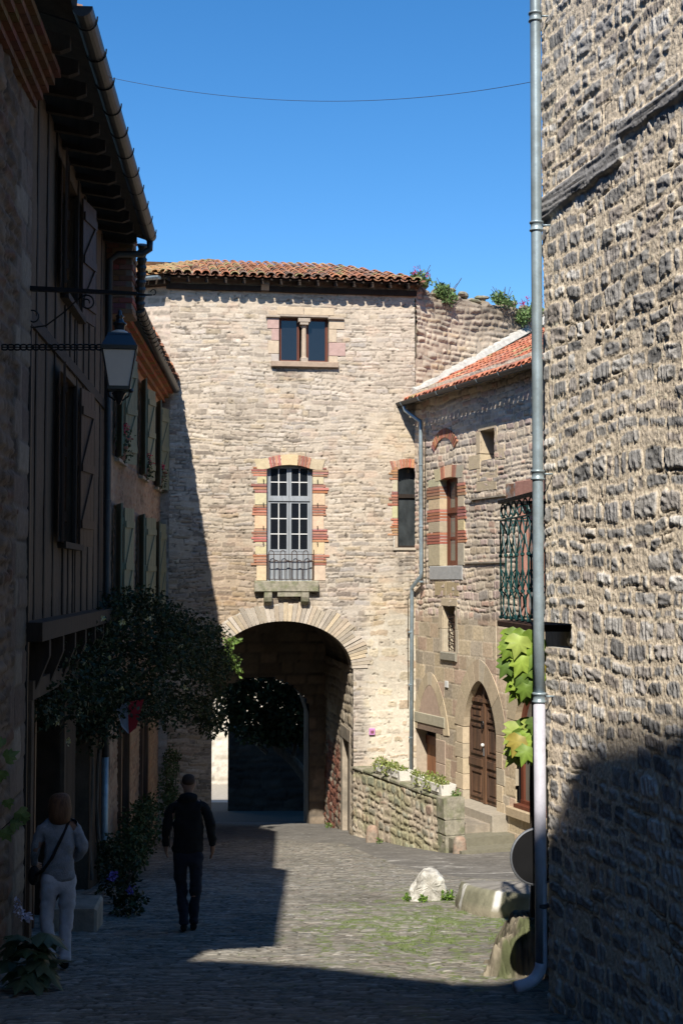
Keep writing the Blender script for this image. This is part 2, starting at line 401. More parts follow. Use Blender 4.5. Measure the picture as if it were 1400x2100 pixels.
def hwall(name, fr, u0, u1, z0, z1, st, holes, parent, mparams, cfun=None, hfun=None, topf=None, matl=None, zst=None):
    us = gridlines(u0, u1, st, [h.u0 for h in holes]+[h.u1 for h in holes])
    zs = gridlines(z0, z1, zst or st, [h.z0 for h in holes]+[h.z1 for h in holes if h.rise == 0])
    U, Z = np.meshgrid(us, zs)
    H, C, T = masonry(U, Z, **mparams)
    if cfun: H, C = cfun(U, Z, H, C, T)
    if hfun: H = H+hfun(U, Z)
    o = np.array(fr.o); P = o + U[..., None]*np.array(fr.U)+H[..., None]*np.array(fr.N)+Z[..., None]*np.array([0, 0, 1.])
    uc = (U[:-1, :-1]+U[1:, 1:])/2; zc = (Z[:-1, :-1]+Z[1:, 1:])/2
    keep = np.ones(uc.shape, bool)
    for h in holes: keep &= ~h.inside(uc, zc)
    if topf is not None: keep &= zc < topf(uc)
    return grid_obj(name, P, keep, np.clip(C, .01, .85), matl or M['stone'], parent)

uC = fu(346); uR = fu(850)+.02
zS = fz(1374, 600); zT = fz(1271, 583)
uA0 = fu(436); uA1 = fu(724)
ARCH = Hole(uA0, uA1, -7.2, zT, rise=zT-zS)
TW = Hole(fu(572, 700), fu(674, 700), fz(742), fz(651))
FWn = Hole(fu(546.5, 1070), fu(641, 1070), fz(1191), fz(953), rise=.11)
SW = Hole(fu(815, 1040), fu(859, 1040), fz(1123, 830), fz(958, 830), rise=.06)
def facade_col(U, Z, H, C, T):
    zc = lambda py: fz(py)
    n = fbm(U*1.3, Z*1.1, 201, 4); n2 = fbm(U*5, Z*5, 202, 3)
    # a coat of old render smeared over stones, high up and right of the tall window
    hi = sstep(zc(960), zc(760), Z)*.75
    sm = np.exp(-(((U-fu(765))/.95)**2+((Z-zc(930))/1.3)**2))*1.25
    m = np.clip((hi*.75+sm)*1.0+(n-.55)*2.2*(hi*.9+sm), 0, 1)*sstep(.25, .6, n2+.1)*.8
    rc = np.array([.51, .425, .33])*(.88+.3*n2)[..., None]
    C = C*(1-m*.8)[..., None]+rc*(m*.8)[..., None]; H = H*(1-m*.6)+m*.008+(n2-.5)*.012
    # yellow limestone low on the right
    y = sstep(fu(735), fu(775), U+.5*(n-.5))*sstep(zc(1150), zc(1260), Z+(n-.5)*2)
    y = np.maximum(y, .8*np.exp(-(((U-fu(815))/.6)**2+((Z-zc(890))/.6)**2)))
    C = C*(1+y[..., None]*(np.array([1.05, 1.025, .95])-1))
    bb = sstep(fu(730), fu(765), U+.6*(n-.5))*sstep(zc(1255), zc(1300), Z+(n-.5)*1.2)*sstep(zc(1700), zc(1600), -Z*0+Z+0)
    H3, C3, T3 = masonry(U, Z, seed=29, rowh=(.15, .27), bw=(.22, .55), gap=.03, warp=.05, depth=.012, bev=.012, rough=.008, palette=[(.58, .50, .37), (.52, .44, .32), (.60, .52, .40), (.50, .40, .29), (.56, .49, .39)], mortar=(.60, .54, .44), jit=.9, corner=.6, skip=.25, crack=.1)
    C = C*(1-bb)[..., None]+C3*bb[..., None]; H = H*(1-bb)+H3*bb
    # browner low on the left
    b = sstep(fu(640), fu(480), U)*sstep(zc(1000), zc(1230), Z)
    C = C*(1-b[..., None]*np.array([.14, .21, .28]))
    # cooler grey band on the arch side
    g = sstep(fu(640), fu(700), U)*sstep(zc(1120), zc(1180), Z)*(1-y)
    C = C*(1-g[..., None]*np.array([.12, .09, .03]))
    for (pa, pb, py, ln) in ((558, 692, 756, 60), (520, 652, 1216, 45), (806, 862, 1130, 120)):
        sx_ = sstep(fu(pa)-.05, fu(pa)+.1, U)*sstep(fu(pb)+.05, fu(pb)-.1, U); dz_ = fz(py)-Z
        sk_ = sx_*sstep(0, .05, dz_)*sstep(ln/88, 0, dz_+.5*(fbm(U*9, U*0+py, 211, 3)-.5))
        C = C*(1-.30*sk_*sstep(.35, .65, fbm(U*14, Z*1.2, 212, 3)))[..., None]
    pit = sstep(.76, .80, fbm(U*9, Z*14, 207, 3)); C = C*(1-.5*pit)[..., None]; H = H-.02*pit
    pk_ = sstep(.66, .72, fbm(U*2.2+3, Z*4.5, 208, 2)); C = C*(1+pk_[..., None]*np.array([.0, -.05, -.07]))
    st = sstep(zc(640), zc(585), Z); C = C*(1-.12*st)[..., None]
    return H, C
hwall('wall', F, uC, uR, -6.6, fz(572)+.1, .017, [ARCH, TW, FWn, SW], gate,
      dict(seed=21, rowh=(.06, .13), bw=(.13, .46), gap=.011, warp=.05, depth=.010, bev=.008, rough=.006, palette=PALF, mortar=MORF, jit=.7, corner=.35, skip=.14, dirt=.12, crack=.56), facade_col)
# left return of the facade, smoother render
FL = Frame(F.p(uC, 0, 0).x, F.p(uC, 0, 0).y, radians(-22))
hwall('wall', FL, -3.2, 0.0, -6.6, fz(572)+.15, .03, [], gate,
      dict(seed=23, rowh=(.1, .2), bw=(.2, .6), gap=.02, warp=.05, depth=.010, bev=.03, rough=.006, palette=PALF[:4]+[(.50, .40, .33)], mortar=(.55, .45, .36), dirt=.15))
# solid masonry behind the facings
mb = MB()
mb.box(F, uC-3, fu(430)-.05, -.5, -6.2, -8, 6.7).box(F, uA1+.10, uR+.0, -.5, -6.2, -8, 6.7).box(F, uC-3, uR, -6.2, -.5, fz(1235), 6.7)
mb.box(F, uC+.02, uA0-.02, -.01-.5, -.05, -7, zS-.1)
mb.build('rear_wall', M['dark_stone'], gate)

# arch voussoirs, long thin stones on edge
def arch_pts(h, n, grow=0.0, t0=0.0, t1=pi):
    c = (h.u0+h.u1)/2; a = (h.u1-h.u0)/2+grow; zs = h.z1-h.rise; b = h.rise+grow
    return [(c-a*cos(t0+(t1-t0)*i/n), zs+b*sin(t0+(t1-t0)*i/n)) for i in range(n+1)]
def thick_poly(mb, fr, poly, w0, w1): mb.prism(fr, poly, w0, w1)
mb = MB(); n = 54
inn = arch_pts(ARCH, n, -.03, .02, pi-.02); out = arch_pts(ARCH, n, .42, .02, pi-.02)
for i in range(n):
    g = .0025; L_ = rnd.uniform(.75, 1.12) if i % 3 else rnd.uniform(.9, 1.15)
    a, b, c, d = inn[i], inn[i+1], out[i+1], out[i]
    lo = rnd.uniform(-.015, .015)
    def lerp(p, q, t): return (p[0]+(q[0]-p[0])*t, p[1]+(q[1]-p[1])*t)
    A1 = lerp(a, b, .06); B1 = lerp(a, b, .94); D1 = lerp(A1, lerp(d, c, .06), L_); C1 = lerp(B1, lerp(d, c, .94), L_)
    c_ = rnd.choice([(.46, .38, .29), (.42, .36, .28), (.50, .41, .29), (.38, .33, .27), (.47, .41, .34)]); k = rnd.uniform(.8, 1.1)
    mb.col(tuple(x*k for x in c_)); mb.prism(F, [A1, B1, C1, D1], -.55, .028+rnd.uniform(-.012, .014))
mb.build('arch_ring', M['block'], gate)
# mortar bed behind the voussoirs
mb = MB(); a_ = arch_pts(ARCH, 40, .0, 0, pi); b_ = arch_pts(ARCH, 40, .36, 0, pi)
for i in range(40): mb.prism(F, [a_[i], a_[i+1], b_[i+1], b_[i]], -.5, .004)
mb.build('arch_mortar', M['pale_mortar'], gate)
# passage vault and walls
mb = MB(); a_ = arch_pts(ARCH, 30, .03)
mb.v = []; D = 5.0
for i in range(30):
    (u0, z0), (u1, z1) = a_[i], a_[i+1]
    k = 1.0
    mb.add([F.p(u0, -.5, z0), F.p(u1, -.5, z1), F.p(u1, -D, z1), F.p(u0, -D, z0)], [(0, 1, 2, 3)])
mb.add([F.p(uA0, -.0, -7.5), F.p(uA0, -.0, zS), F.p(uA0-.03, -D, zS), F.p(uA0-.03, -D, -7.5)], [(0, 1, 2, 3)])
mb.build('passage_vault', M['dark_stone'], gate)
PR = Frame(F.p(uA1, 0, 0).x, F.p(uA1, 0, 0).y, F.a-pi/2)   # right passage wall; u<0 runs inward
def pr_col(U, Z, H, C, T):
    n = fbm(U*3, Z*3, 301, 4)
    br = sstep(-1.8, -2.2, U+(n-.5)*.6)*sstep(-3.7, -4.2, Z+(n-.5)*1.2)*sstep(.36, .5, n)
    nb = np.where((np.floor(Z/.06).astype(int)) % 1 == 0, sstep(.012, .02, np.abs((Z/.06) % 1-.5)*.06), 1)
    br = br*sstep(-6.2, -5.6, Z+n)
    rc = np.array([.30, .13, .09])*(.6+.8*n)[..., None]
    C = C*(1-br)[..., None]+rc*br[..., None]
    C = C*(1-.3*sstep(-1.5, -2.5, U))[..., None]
    H = H + br*(fbm(U*8, Z*24, 305, 2)-.5)*.06
    return H, C
RD = Hole(-1.6, -.55, -6.3, -3.75)
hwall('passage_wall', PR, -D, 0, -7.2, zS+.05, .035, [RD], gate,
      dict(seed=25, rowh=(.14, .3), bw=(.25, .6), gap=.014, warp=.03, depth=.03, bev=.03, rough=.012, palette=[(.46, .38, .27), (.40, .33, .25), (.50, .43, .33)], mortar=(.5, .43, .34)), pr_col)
mb = MB(); mb.box(PR, -1.62, -.53, -.5, -.16, -7, -3.7)
mb.build('passage_niche', M['dark_stone'], gate)
mb = MB(); mb.box(PR, -1.85, -.3, -.2, .035, -3.752, -3.45, ch=.01)
mb.box(PR, -.55, -.3, -.3, .03, -7, -3.755, ch=.01)
mb.box(PR, -1.85, -1.6, -.3, .03, -7, -3.755, ch=.01)
mb.build('niche_surround', M['plain_stone'], gate)
# inner arch wall
i0 = F.hit(428, 1500, -D)[0]; i1 = F.hit(634, 1500, -D)[0]; iz = F.hit(549, 1388, -D)[1]
INN = Hole(i0, i1, -7.8, iz, rise=.95)
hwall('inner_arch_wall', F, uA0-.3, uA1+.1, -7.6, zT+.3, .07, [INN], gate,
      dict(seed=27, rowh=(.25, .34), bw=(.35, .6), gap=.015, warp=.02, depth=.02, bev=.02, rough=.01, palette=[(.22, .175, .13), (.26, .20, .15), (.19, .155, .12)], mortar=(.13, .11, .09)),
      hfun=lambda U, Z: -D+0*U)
mb = MB(); p_ = INN.poly(20, -.02)
for i in range(1, len(p_)):
    a, b = p_[i], p_[(i+1) % len(p_)]
    mb.add([F.p(a[0], -D, a[1]), F.p(b[0], -D, b[1]), F.p(b[0], -D-1.15, b[1]), F.p(a[0], -D-1.15, a[1])], [(0, 3, 2, 1)])
mb.build('inner_arch_reveal', M['dark_stone'], gate)
mb = MB()
mb.box(F, i1, uA1+.35, -6.2, -D-.05, -8, zT+.4).box(F, uA0-1.5, i0, -6.2, -D-.05, -8, zT+.4)
mb.box(F, i0, i1, -6.2, -D-.05, iz+.02, zT+.4)
mb.build('inner_pier', M['dark_stone'], gate)

# quoins and brick bands round an opening -------------------------------------------------
RED = [(.38, .165, .11), (.43, .20, .135), (.33, .145, .10), (.46, .23, .16)]
YEL = [(.62, .50, .31), (.58, .47, .31), (.55, .44, .30)]
BUF = [(.50, .41, .28), (.46, .38, .27), (.43, .37, .28), (.53, .43, .30)]
def bands(mb, fr, ua, ub, zs, kinds, w0=-.28, w1=.022, pal=YEL, ragged=.05, side=1):
    """stack of alternating brick and stone blocks between ua and ub (ua = the opening's edge)"""
    for (za, zb), kd in zip(zip(zs[:-1], zs[1:]), kinds):
        if kd == 's':
            mb.col(tuple(x*rnd.uniform(.88, 1.08) for x in rnd.choice(pal)))
            e = ub+rnd.uniform(-ragged, ragged)*.6-side*.05
            mb.box(fr, min(ua, e), max(ua, e), w0, w1+rnd.uniform(-.006, .006), min(za, zb)+.004, max(za, zb)-.004, ch=.006)
        else:
            lo, hi = min(za, zb), max(za, zb); n = max(2, int(round((hi-lo)/.062))); h = (hi-lo)/n
            for i in range(n):
                e = ub+rnd.uniform(-ragged, ragged)+side*.02
                mb.col(tuple(x*rnd.uniform(.8, 1.12) for x in rnd.choice(RED)))
                mb.box(fr, min(ua, e), max(ua, e), w0, w1+.004+rnd.uniform(-.004, .004), lo+i*h+.011, lo+(i+1)*h-.007)
def backing(mb, fr, u0, u1, z0, z1, w1=.012): mb.box(fr, u0, u1, -.27, w1, z0, z1)
def seghead(mb, fr, h, hgt, spec, w1=.024, n=26, over=.12, w0=-.27):
    """arched head: spec = list of (fraction end, kind)"""
    c = (h.u0+h.u1)/2; half = (h.u1-h.u0)/2+over
    def pt(t, g):
        u = c+(t*2-1)*half; k = min(1, abs(u-c)/((h.u1-h.u0)/2))
        dz = h.rise*(1-k*k) if k < 1 else 0
        tilt = (t*2-1)*hgt*.32*g
        return (u+tilt, h.z1-h.rise+dz+g*hgt-.004)
    t = 0
    for fe, kd in spec:
        if kd == 'b':
            m = max(2, int(round((fe-t)*half*2/.062)))
            for i in range(m):
                a = t+(fe-t)*(i+.1)/m; b = t+(fe-t)*(i+.9)/m
                mb.col(tuple(x*rnd.uniform(.8, 1.15) for x in rnd.choice(RED)))
                mb.prism(fr, [pt(a, 0), pt(b, 0), pt(b, 1), pt(a, 1)], w0, w1+rnd.uniform(-.003, .004))
        else:
            mb.col(tuple(x*rnd.uniform(.9, 1.05) for x in (rnd.choice(YEL) if kd == 'y' else rnd.choice(BUF))))
            a, b = t+.004, fe-.004
            mb.prism(fr, [pt(a, 0), pt((a+b)/2, 0), pt(b, 0), pt(b, 1), pt((a+b)/2, 1), pt(a, 1)], w0, w1)
        t = fe

# tall balcony window of the facade
mb = MB(); zz = [fz(y) for y in (1191, 1160, 1138, 1104, 1083, 1054, 1031, 1008, 990, 975, 960)]
yy = [1191, 1160, 1137, 1112, 1085, 1058, 1036, 1012, 993, 978, 958]
kinds = ['s', 'b', 's', 'b', 's', 'b', 's', 'b', 's', 'b']
zz = [fz(y) for y in yy]
bands(mb, F, FWn.u0, fu(520), zz, kinds, side=-1); bands(mb, F, FWn.u1, fu(669), zz, kinds, side=1)
seghead(mb, F, FWn, .235, [(.2, 'g'), (.37, 'b'), (.62, 'y'), (.8, 'b'), (1, 'g')], over=.22)
mb.build('window_surround', M['block'], gate)
mb = MB(); backing(mb, F, fu(526), FWn.u0-.004, fz(1191), fz(958)); backing(mb, F, FWn.u1+.004, fu(663), fz(1191), fz(958))
mb.build('surround_mortar', M['pale_mortar'], gate)

def window_frame(fr, u0, u1, z0, z1, w, matf, parent, leaves=2, bars=(1, 2), transom=None, top=None, fw=.05, sw=.045, bw_=.018, panem=None, barm=None, tbars=None, panel=0, name='window'):
    """a window part with glass, glazing bars and a frame as sub-parts"""
    f = MB(); f.box(fr, u0, u0+fw, w-.06, w, z0, z1).box(fr, u1-fw, u1, w-.06, w, z0, z1).box(fr, u0+fw, u1-fw, w-.06, w-.002, z0, z0+fw).box(fr, u0+fw, u1-fw, w-.06, w-.002, z1-fw, z1)
    g = MB(); b = MB()
    zones = [(z0+fw, (transom-.035) if transom else z1-fw, bars, panel)]
    if transom:
        f.box(fr, u0+fw, u1-fw, w-.07, w+.02, transom-.035, transom+.035); zones.append((transom+.035, z1-fw, tbars or bars, 0))
    for za, zb, (nx, nz), pn in zones:
        lw = (u1-u0-2*fw)/leaves
        for k in range(leaves):
            a = u0+fw+k*lw+.004; c = a+lw-.008
            f.box(fr, a, a+sw, w-.05, w-.008, za, zb).box(fr, c-sw, c, w-.05, w-.008, za, zb).box(fr, a+sw, c-sw, w-.05, w-.01, za, za+sw).box(fr, a+sw, c-sw, w-.05, w-.01, zb-sw, zb)
            zl = za+sw
            if pn:
                f.box(fr, a+sw, c-sw, w-.045, w-.02, za+sw, za+pn).box(fr, a+sw, c-sw, w-.05, w-.009, za+pn, za+pn+sw); zl = za+pn+sw
            g.box(fr, a+sw, c-sw, w-.036, w-.03, zl, zb-sw)
            for i in range(1, nx+1):
                uu = a+sw+(c-a-2*sw)*i/(nx+1); b.box(fr, uu-bw_/2, uu+bw_/2, w-.045, w-.012, zl, zb-sw)
            for i in range(1, nz+1):
                q = zl+(zb-sw-zl)*i/(nz+1); b.box(fr, a+sw, c-sw, w-.044, w-.014, q-bw_/2, q+bw_/2)
    fo = f.build(name, matf, parent)
    g.build('pane', panem or M['glass'], fo)
    if b.v: b.build('glazing_bar', barm or matf, fo)
    return fo
window_frame(F, FWn.u0, FWn.u1, FWn.z0, fz(953)+.02, -.13, M['grey_paint'], gate, 2, (1, 2), transom=fz(1024), tbars=(1, 1), barm=M['white_paint'], panel=fz(1130)-fz(1191)-.06, name='french_window', sw=.05, bw_=.022)
MB().box(F, FWn.u0-.1, FWn.u1+.1, -.5, -.3, FWn.z0-.1, FWn.z1+.1).build('window_recess', M['dark'], gate)
# sill slab on two corbels
mb = MB(); mb.box(F, fu(521), fu(652), -.3, .16, fz(1214), fz(1191), ch=.02); mb.build('sill', M['mossy'], gate)
for a in (556, 631):
    u = fu(a); MB().prism(Frame(F.p(u, 0, 0).x, F.p(u, 0, 0).y, F.a-pi/2), [(-.0, fz(1241)), (.1, fz(1241)+.02), (.2, fz(1233)), (.24, fz(1224)), (.24, fz(1214.5)), (-.0, fz(1214.5))], -.0, .17).build('corbel', M['mossy'], gate)
mb = MB().box(F, fu(568), fu(628), 0, .15, fz(1223), fz(1214.6))
mb.build('corbel_beam', M['mossy'], gate)
# railing of the balcony window
r = MB(); ua, ub = fu(549, 1160), fu(643, 1160); zb, zt = fz(1188), fz(1129)
for z in (zb, fz(1137), fz(1151)): r.tube([F.p(ua, .03, z), F.p(ub, .03, z)], .009, 5)
r.tube([F.p(ub, .03, zb), F.p(ub, .03, fz(1127))], .010, 5); r.tube([F.p(ua, .03, zb), F.p(ua, .03, fz(1137))], .010, 5)
W_ = (ub-ua)/4
for k in range(4):
    for off, zz_ in ((.30, zt), (.72, fz(1149))):
        c = ua+W_*(k+off); hw = W_*.21; n = 8
        pts = [F.p(c-hw, .03, zb)]+[F.p(c-hw*cos(pi*i/n), .03, zz_-hw+hw*sin(pi*i/n)) for i in range(n+1)]+[F.p(c+hw, .03, zb)]
        if c+hw < ub+.02: r.tube(pts, .0085, 5)
r.build('railing', M['rust'], gate)

# twin window up high
mb = MB()
P4 = lambda px: fu(px, 700)
def blk(mb, fr, a, b, z0, z1, c, w0=-.3, w1=.018, ch=.008): mb.col(c).box(fr, a, b, w0, w1, z0, z1, ch=ch)
pk = (.44, .30, .26); bf = (.50, .40, .29); gy = (.42, .37, .32)
for (a, b, y0, y1, c) in ((556, 572, 751, 727, gy), (550, 572, 727, 700, bf), (557, 572, 700, 676, pk), (548, 572, 676, 654, pk), (674, 706, 674, 654, bf), (674, 690, 701, 674, bf), (674, 708, 729, 701, pk), (674, 692, 744, 729, bf)):
    blk(mb, F, P4(a), P4(b), fz(y0)+.004, fz(y1)-.004, c)
blk(mb, F, P4(568), P4(622), fz(646), fz(630), bf); blk(mb, F, P4(623.5), P4(685), fz(646), fz(631), (.52, .42, .30))
mb.build('window_surround', M['block'], gate)
mb = MB().col((.34, .28, .22))
mb.box(F, P4(545), P4(574), -.1, .075, fz(653.5), fz(649), ch=.01).box(F, P4(672), P4(705), -.1, .075, fz(654.5), fz(650), ch=.01).box(F, P4(573), P4(673), -.3, .05, fz(651), fz(646.5), ch=.008)
mb.build('lintel', M['block'], gate); mb = MB()
mb.col((.36, .27, .20)).box(F, P4(556), P4(693), -.3, .11, fz(754), fz(742.5), ch=.012)
mb.build('sill', M['block'], gate); mb = MB()
mb.col((.36, .30, .24)).box(F, P4(611), P4(636), -.28, .05, fz(661), fz(653), ch=.008).box(F, P4(615), P4(632), -.26, .04, fz(666), fz(661.5)).box(F, P4(617), P4(631), -.26, .04, fz(742), fz(734))
mb.build('capital', M['block'], gate)
mb = MB().col((.44, .35, .26)); c0 = F.p(P4(623.8), -.08, 0)
mb.lathe((c0.x, c0.y, 0), [(.085, fz(738)), (.085, fz(734)), (.06, fz(731)), (.055, fz(672)), (.075, fz(669)), (.06, fz(667)), (.09, fz(664))], 12)
mb.build('column', M['block'], gate)
for a, b in ((573, 615), (629, 673)):
    window_frame(F, P4(a), P4(b), fz(741.5), fz(651), -.14, M['red_wood'], gate, 1, (0, 0), fw=.03, sw=.022)
MB().box(F, P4(560), P4(686), -.55, -.31, fz(756), fz(640)).build('window_recess', M['dark'], gate)

# side window with dirty glass
mb = MB(); ys = [1123, 1099, 1063, 1038, 1008, 985, 958]
bands(mb, F, SW.u0, fu(802, 1040), [fz(y, 830) for y in ys], ['s', 'b', 's', 'b', 's', 'b'], pal=BUF, side=-1, ragged=.07)
bands(mb, F, SW.u1, fu(868, 1040), [fz(y, 860) for y in ys], ['s', 's', 's', 's', 's', 'b'], pal=BUF, side=1, ragged=.02)
seghead(mb, F, SW, .2, [(1, 'b')], over=.13)
mb.col((.4, .35, .28)).box(F, fu(805, 1040), fu(862, 1040), -.25, .05, fz(1129, 830), fz(1123.5, 830), ch=.01)
mb.build('window_surround', M['block'], gate)
mb = MB(); backing(mb, F, fu(806, 1040), SW.u0-.004, fz(1122), fz(958)); mb.build('surround_mortar', M['pale_mortar'], gate)
window_frame(F, SW.u0, SW.u1, SW.z0, SW.z1+.02, -.2, M['old_wood'], gate, 1, (0, 0), transom=fz(1017, 838), fw=.03, sw=.02, panem=M['glass_dirty'])
MB().box(F, SW.u0-.05, SW.u1+.05, -.55, -.29, SW.z0-.1, SW.z1+.1).build('window_recess', M['dark'], gate)
# shutter hinges pins beside the tall window
for px in (539.5, 650.5):
    for py in (984, 1032, 1079, 1112): MB().tube([F.p(fu(px), .02, fz(py)), F.p(fu(px), .05, fz(py)), F.p(fu(px), .05, fz(py+6))], .011, 5).build('hinge_pin', M['iron'], gate)

# ------------------------------------------------------------------ canal tile roofs
def tile_roof(name, fr, u0, u1, we, ze, slope, length, seed, pal, parent, sp=.205, tl=.36, lenf=None, clip=None, moss=0.0, under=True):
    R = random.Random(seed); V = []; Fc = []; Cc = []
    cs, sn = cos(slope), sin(slope); n = 6
    def P(u, v, h):    # v up the slope, h off the roof
        return fr.p(u, we-v*cs-h*sn, ze+v*sn+h*cs)
    nc = int((u1-u0)/sp)
    sp = (u1-u0)/nc
    for c in range(nc):
        uc = u0+(c+.5)*sp; Lc = lenf(uc) if lenf else length
        wob = R.uniform(-.012, .012)
        rows = int(Lc/tl)+1
        for r in range(rows):
            v0 = r*tl-R.uniform(.0, .05)-(.03 if r == 0 else 0); v1 = (r+1)*tl+.07
            if v1 > Lc+.15: v1 = Lc+.1
            if v1 <= v0+.05: continue
            if clip and not clip(P(uc, (v0+v1)/2, 0)): continue
            du = wob+R.uniform(-.014, .014); lift = R.uniform(0, .018)+.012
            r0 = sp*.47; r1 = sp*.38; col = R.choice(pal); k = R.uniform(.75, 1.2)
            col = tuple(x*k for x in col)
            if R.random() < moss: col = (.32*k, .26*k, .13*k)
            b = len(V)
            for (v, rr, hh) in ((v0, r0, lift+.03), (v1, r1, .012)):
                for i in range(n+1):
                    a = pi*i/n; V.append(P(uc+du-cos(a)*rr, v, .02+hh+sin(a)*rr*.85)); Cc.append(col)
            # thickness at the lower lip
            for i in range(n+1):
                a = pi*i/n; V.append(P(uc+du-cos(a)*(r0-.018), v0, .02+lift+.03+sin(a)*(r0-.018)*.85-.002)); Cc.append(tuple(x*.8 for x in col))
            for i in range(n+1):
                a = pi*i/n; V.append(P(uc+du-cos(a)*(r1-.018), v1, .02+.012+sin(a)*(r1-.018)*.85-.002)); Cc.append(tuple(x*.8 for x in col))
            m = n+1
            for i in range(n):
                Fc.append((b+i, b+m+i, b+m+i+1, b+i+1)); Fc.append((b+i, b+i+1, b+2*m+i+1, b+2*m+i)); Fc.append((b+2*m+i, b+2*m+i+1, b+3*m+i+1, b+3*m+i))
            # channel tile between columns
            if under:
                u_ = uc+sp/2+wob; b = len(V); col2 = tuple(x*.75 for x in R.choice(pal))
                for v, rr in ((v0-.02, sp*.42), (v1, sp*.36)):
                    for i in range(n+1):
                        a = pi*i/n; V.append(P(u_-cos(a)*rr, v, .055-sin(a)*rr*.5)); Cc.append(col2)
                for i in range(n): Fc.append((b+i, b+m+i, b+m+i+1, b+i+1))
    new_mesh(name, V, Fc, M['tile'], parent, Cc, smooth=False)
TP = [(.38, .16, .09), (.42, .18, .10), (.30, .14, .09), (.25, .15, .11), (.21, .15, .12), (.44, .22, .12), (.33, .17, .11)]
zE = F.hit(600, 571, .42)[1]
uRE = fu(857, 570)
def HIP(p):
    q = Vector(p)-F.o; return q.dot(F.U)-uC+q.dot(F.N)*.267
tile_roof('roof', F, uC-.15, uRE, .42, zE, radians(17), 4.6, 3, TP, gate, moss=.12, lenf=lambda u: min(4.6, .35+(uRE-u)*2.9), clip=lambda p: HIP(p) > -.08)
roof_deck = MB(); s17 = math.tan(radians(17))
roof_deck.prism(Frame(F.p(uC-.1, 0, 0).x, F.p(uC-.1, 0, 0).y, F.a+pi/2), [(-.33, zE+.02), (4.3, zE+.02+4.6*s17), (4.3, zE+4.6*s17-.08), (-.33, zE-.04)], 0.0, -.01) if False else None
dk = MB()
def deckpoly(fr, u0, u1, we, ze, slope, L_, th=.035):
    t = math.tan(slope); P = [fr.p(u0, we, ze), fr.p(u1, we, ze), fr.p(u1, we-L_, ze+L_*t), fr.p(u0, we-L_, ze+L_*t)]
    dk.hexa([p-Vector((0, 0, th)) for p in P]+P)
deckpoly(F, uC-.15, uRE-1.3, .34, zE-.005, radians(17), 4.5); deckpoly(F, uRE-1.3, uRE-.02, .34, zE-.005, radians(17), 1.3)
dk.box(F, uC-.1, uRE-.05, .0, .1, zE-.24, zE-.12).build('eave_boards', M['old_wood'], gate)
k = uC
while k < uRE-.1:
    MB().prism(Frame(F.p(k, 0, 0).x, F.p(k, 0, 0).y, F.a-pi/2), [(-.1, zE+.1), (-.1, zE-.03), (.33, zE-.13), (.33, zE-.045)], 0, .07).build('rafter_end', M['old_wood'], gate); k += .42
mb = MB(); u = fu(558, 590)
mb.prism(Frame(F.p(u-.08, 0, 0).x, F.p(u-.08, 0, 0).y, F.a-pi/2), [(0, fz(603)), (.1, fz(600)), (.22, fz(590)), (.22, fz(580)), (0, fz(580))], 0, .18)
mb.build('corbel', M['plain_stone'], gate)
# hip side slope and rear slope close the roof
mb = MB(); zr = zE+4.6*sin(radians(17)); wr = .42-4.6*cos(radians(17))
mb.add([F.p(uRE, .42, zE-.03), F.p(uRE+.1, -6.0, zE-.5), F.p(uRE-1.5, wr, zr)], [(0, 1, 2)]); mb.add([F.p(uRE-1.5, wr, zr), F.p(uRE+.1, -6.3, zE-.5), F.p(uC-3.2, -6.3, zE-.5), F.p(uC-3.2, wr, zr)], [(0, 1, 2, 3)])
mb.build('rear_roof', M['plain_stone'], gate)
# left stretch of the roof with a zinc gutter
tile_roof('roof', FL, -3.2, 1.6, .42, zE+.02, radians(17), 4.5, 5, [(.46, .25, .11), (.40, .21, .11), (.44, .27, .14), (.30, .2, .12)], gate, moss=.3, clip=lambda p: HIP(p) < .06)
mb = MB()
def gutter(mb, pts, r=.08, n=7, th=.006):
    """half round gutter along a polyline"""
    pts = [Vector(p) for p in pts]; rings = []
    for i, p in enumerate(pts):
        d = (pts[min(i+1, len(pts)-1)]-pts[max(i-1, 0)]); d.z = 0; d.normalize(); x = d.cross(Vector((0, 0, 1))).normalized()
        rings.append([p+x*cos(pi+pi*k/n)*r+Vector((0, 0, sin(pi+pi*k/n)*r)) for k in range(n+1)]+[p+x*cos(2*pi-pi*k/n)*(r-th)+Vector((0, 0, sin(2*pi-pi*k/n)*(r-th))) for k in range(n+1)])
    m = 2*(n+1); V = [v for q in rings for v in q]
    f = [(i*m+k, i*m+(k+1) % m, (i+1)*m+(k+1) % m, (i+1)*m+k) for i in range(len(pts)-1) for k in range(m)]
    f += [tuple(range(n+1)), tuple((len(pts)-1)*m+k for k in range(n, -1, -1))]
    return mb.add(V, f)
gutter(mb, [FL.p(-3.2, .46, zE+.02), FL.p(-.02, .46, zE-.03)]).build('gutter', M['zinc'], gate)
MB().box(FL, -3.2, 0, 0, .25, zE-.16, zE-.06).build('eave_boards', M['old_wood'], gate)

# plaque on the facade
pl = thing('wall_plaque', 'small pink square plaque with two dark arches on the facade right of the arch', 'sign', F.p(fu(762, 1500), .05, fz(1500, 762)))
mb = MB(); ux, zx = F.hit(762, 1500); mb.box(F, ux-.066, ux+.066, .02, .06, zx-.075, zx+.075, ch=.008); mb.build('plate', M['pink'], pl)
mb = MB()
for o_ in (-.019, .019): mb.prism(F, [(ux+o_-.015, zx-.04), (ux+o_+.015, zx-.04), (ux+o_+.015, zx+.012), (ux+o_, zx+.04), (ux+o_-.015, zx+.012)], .06, .066)
mb.build('emblem', M['red_wood'], pl)

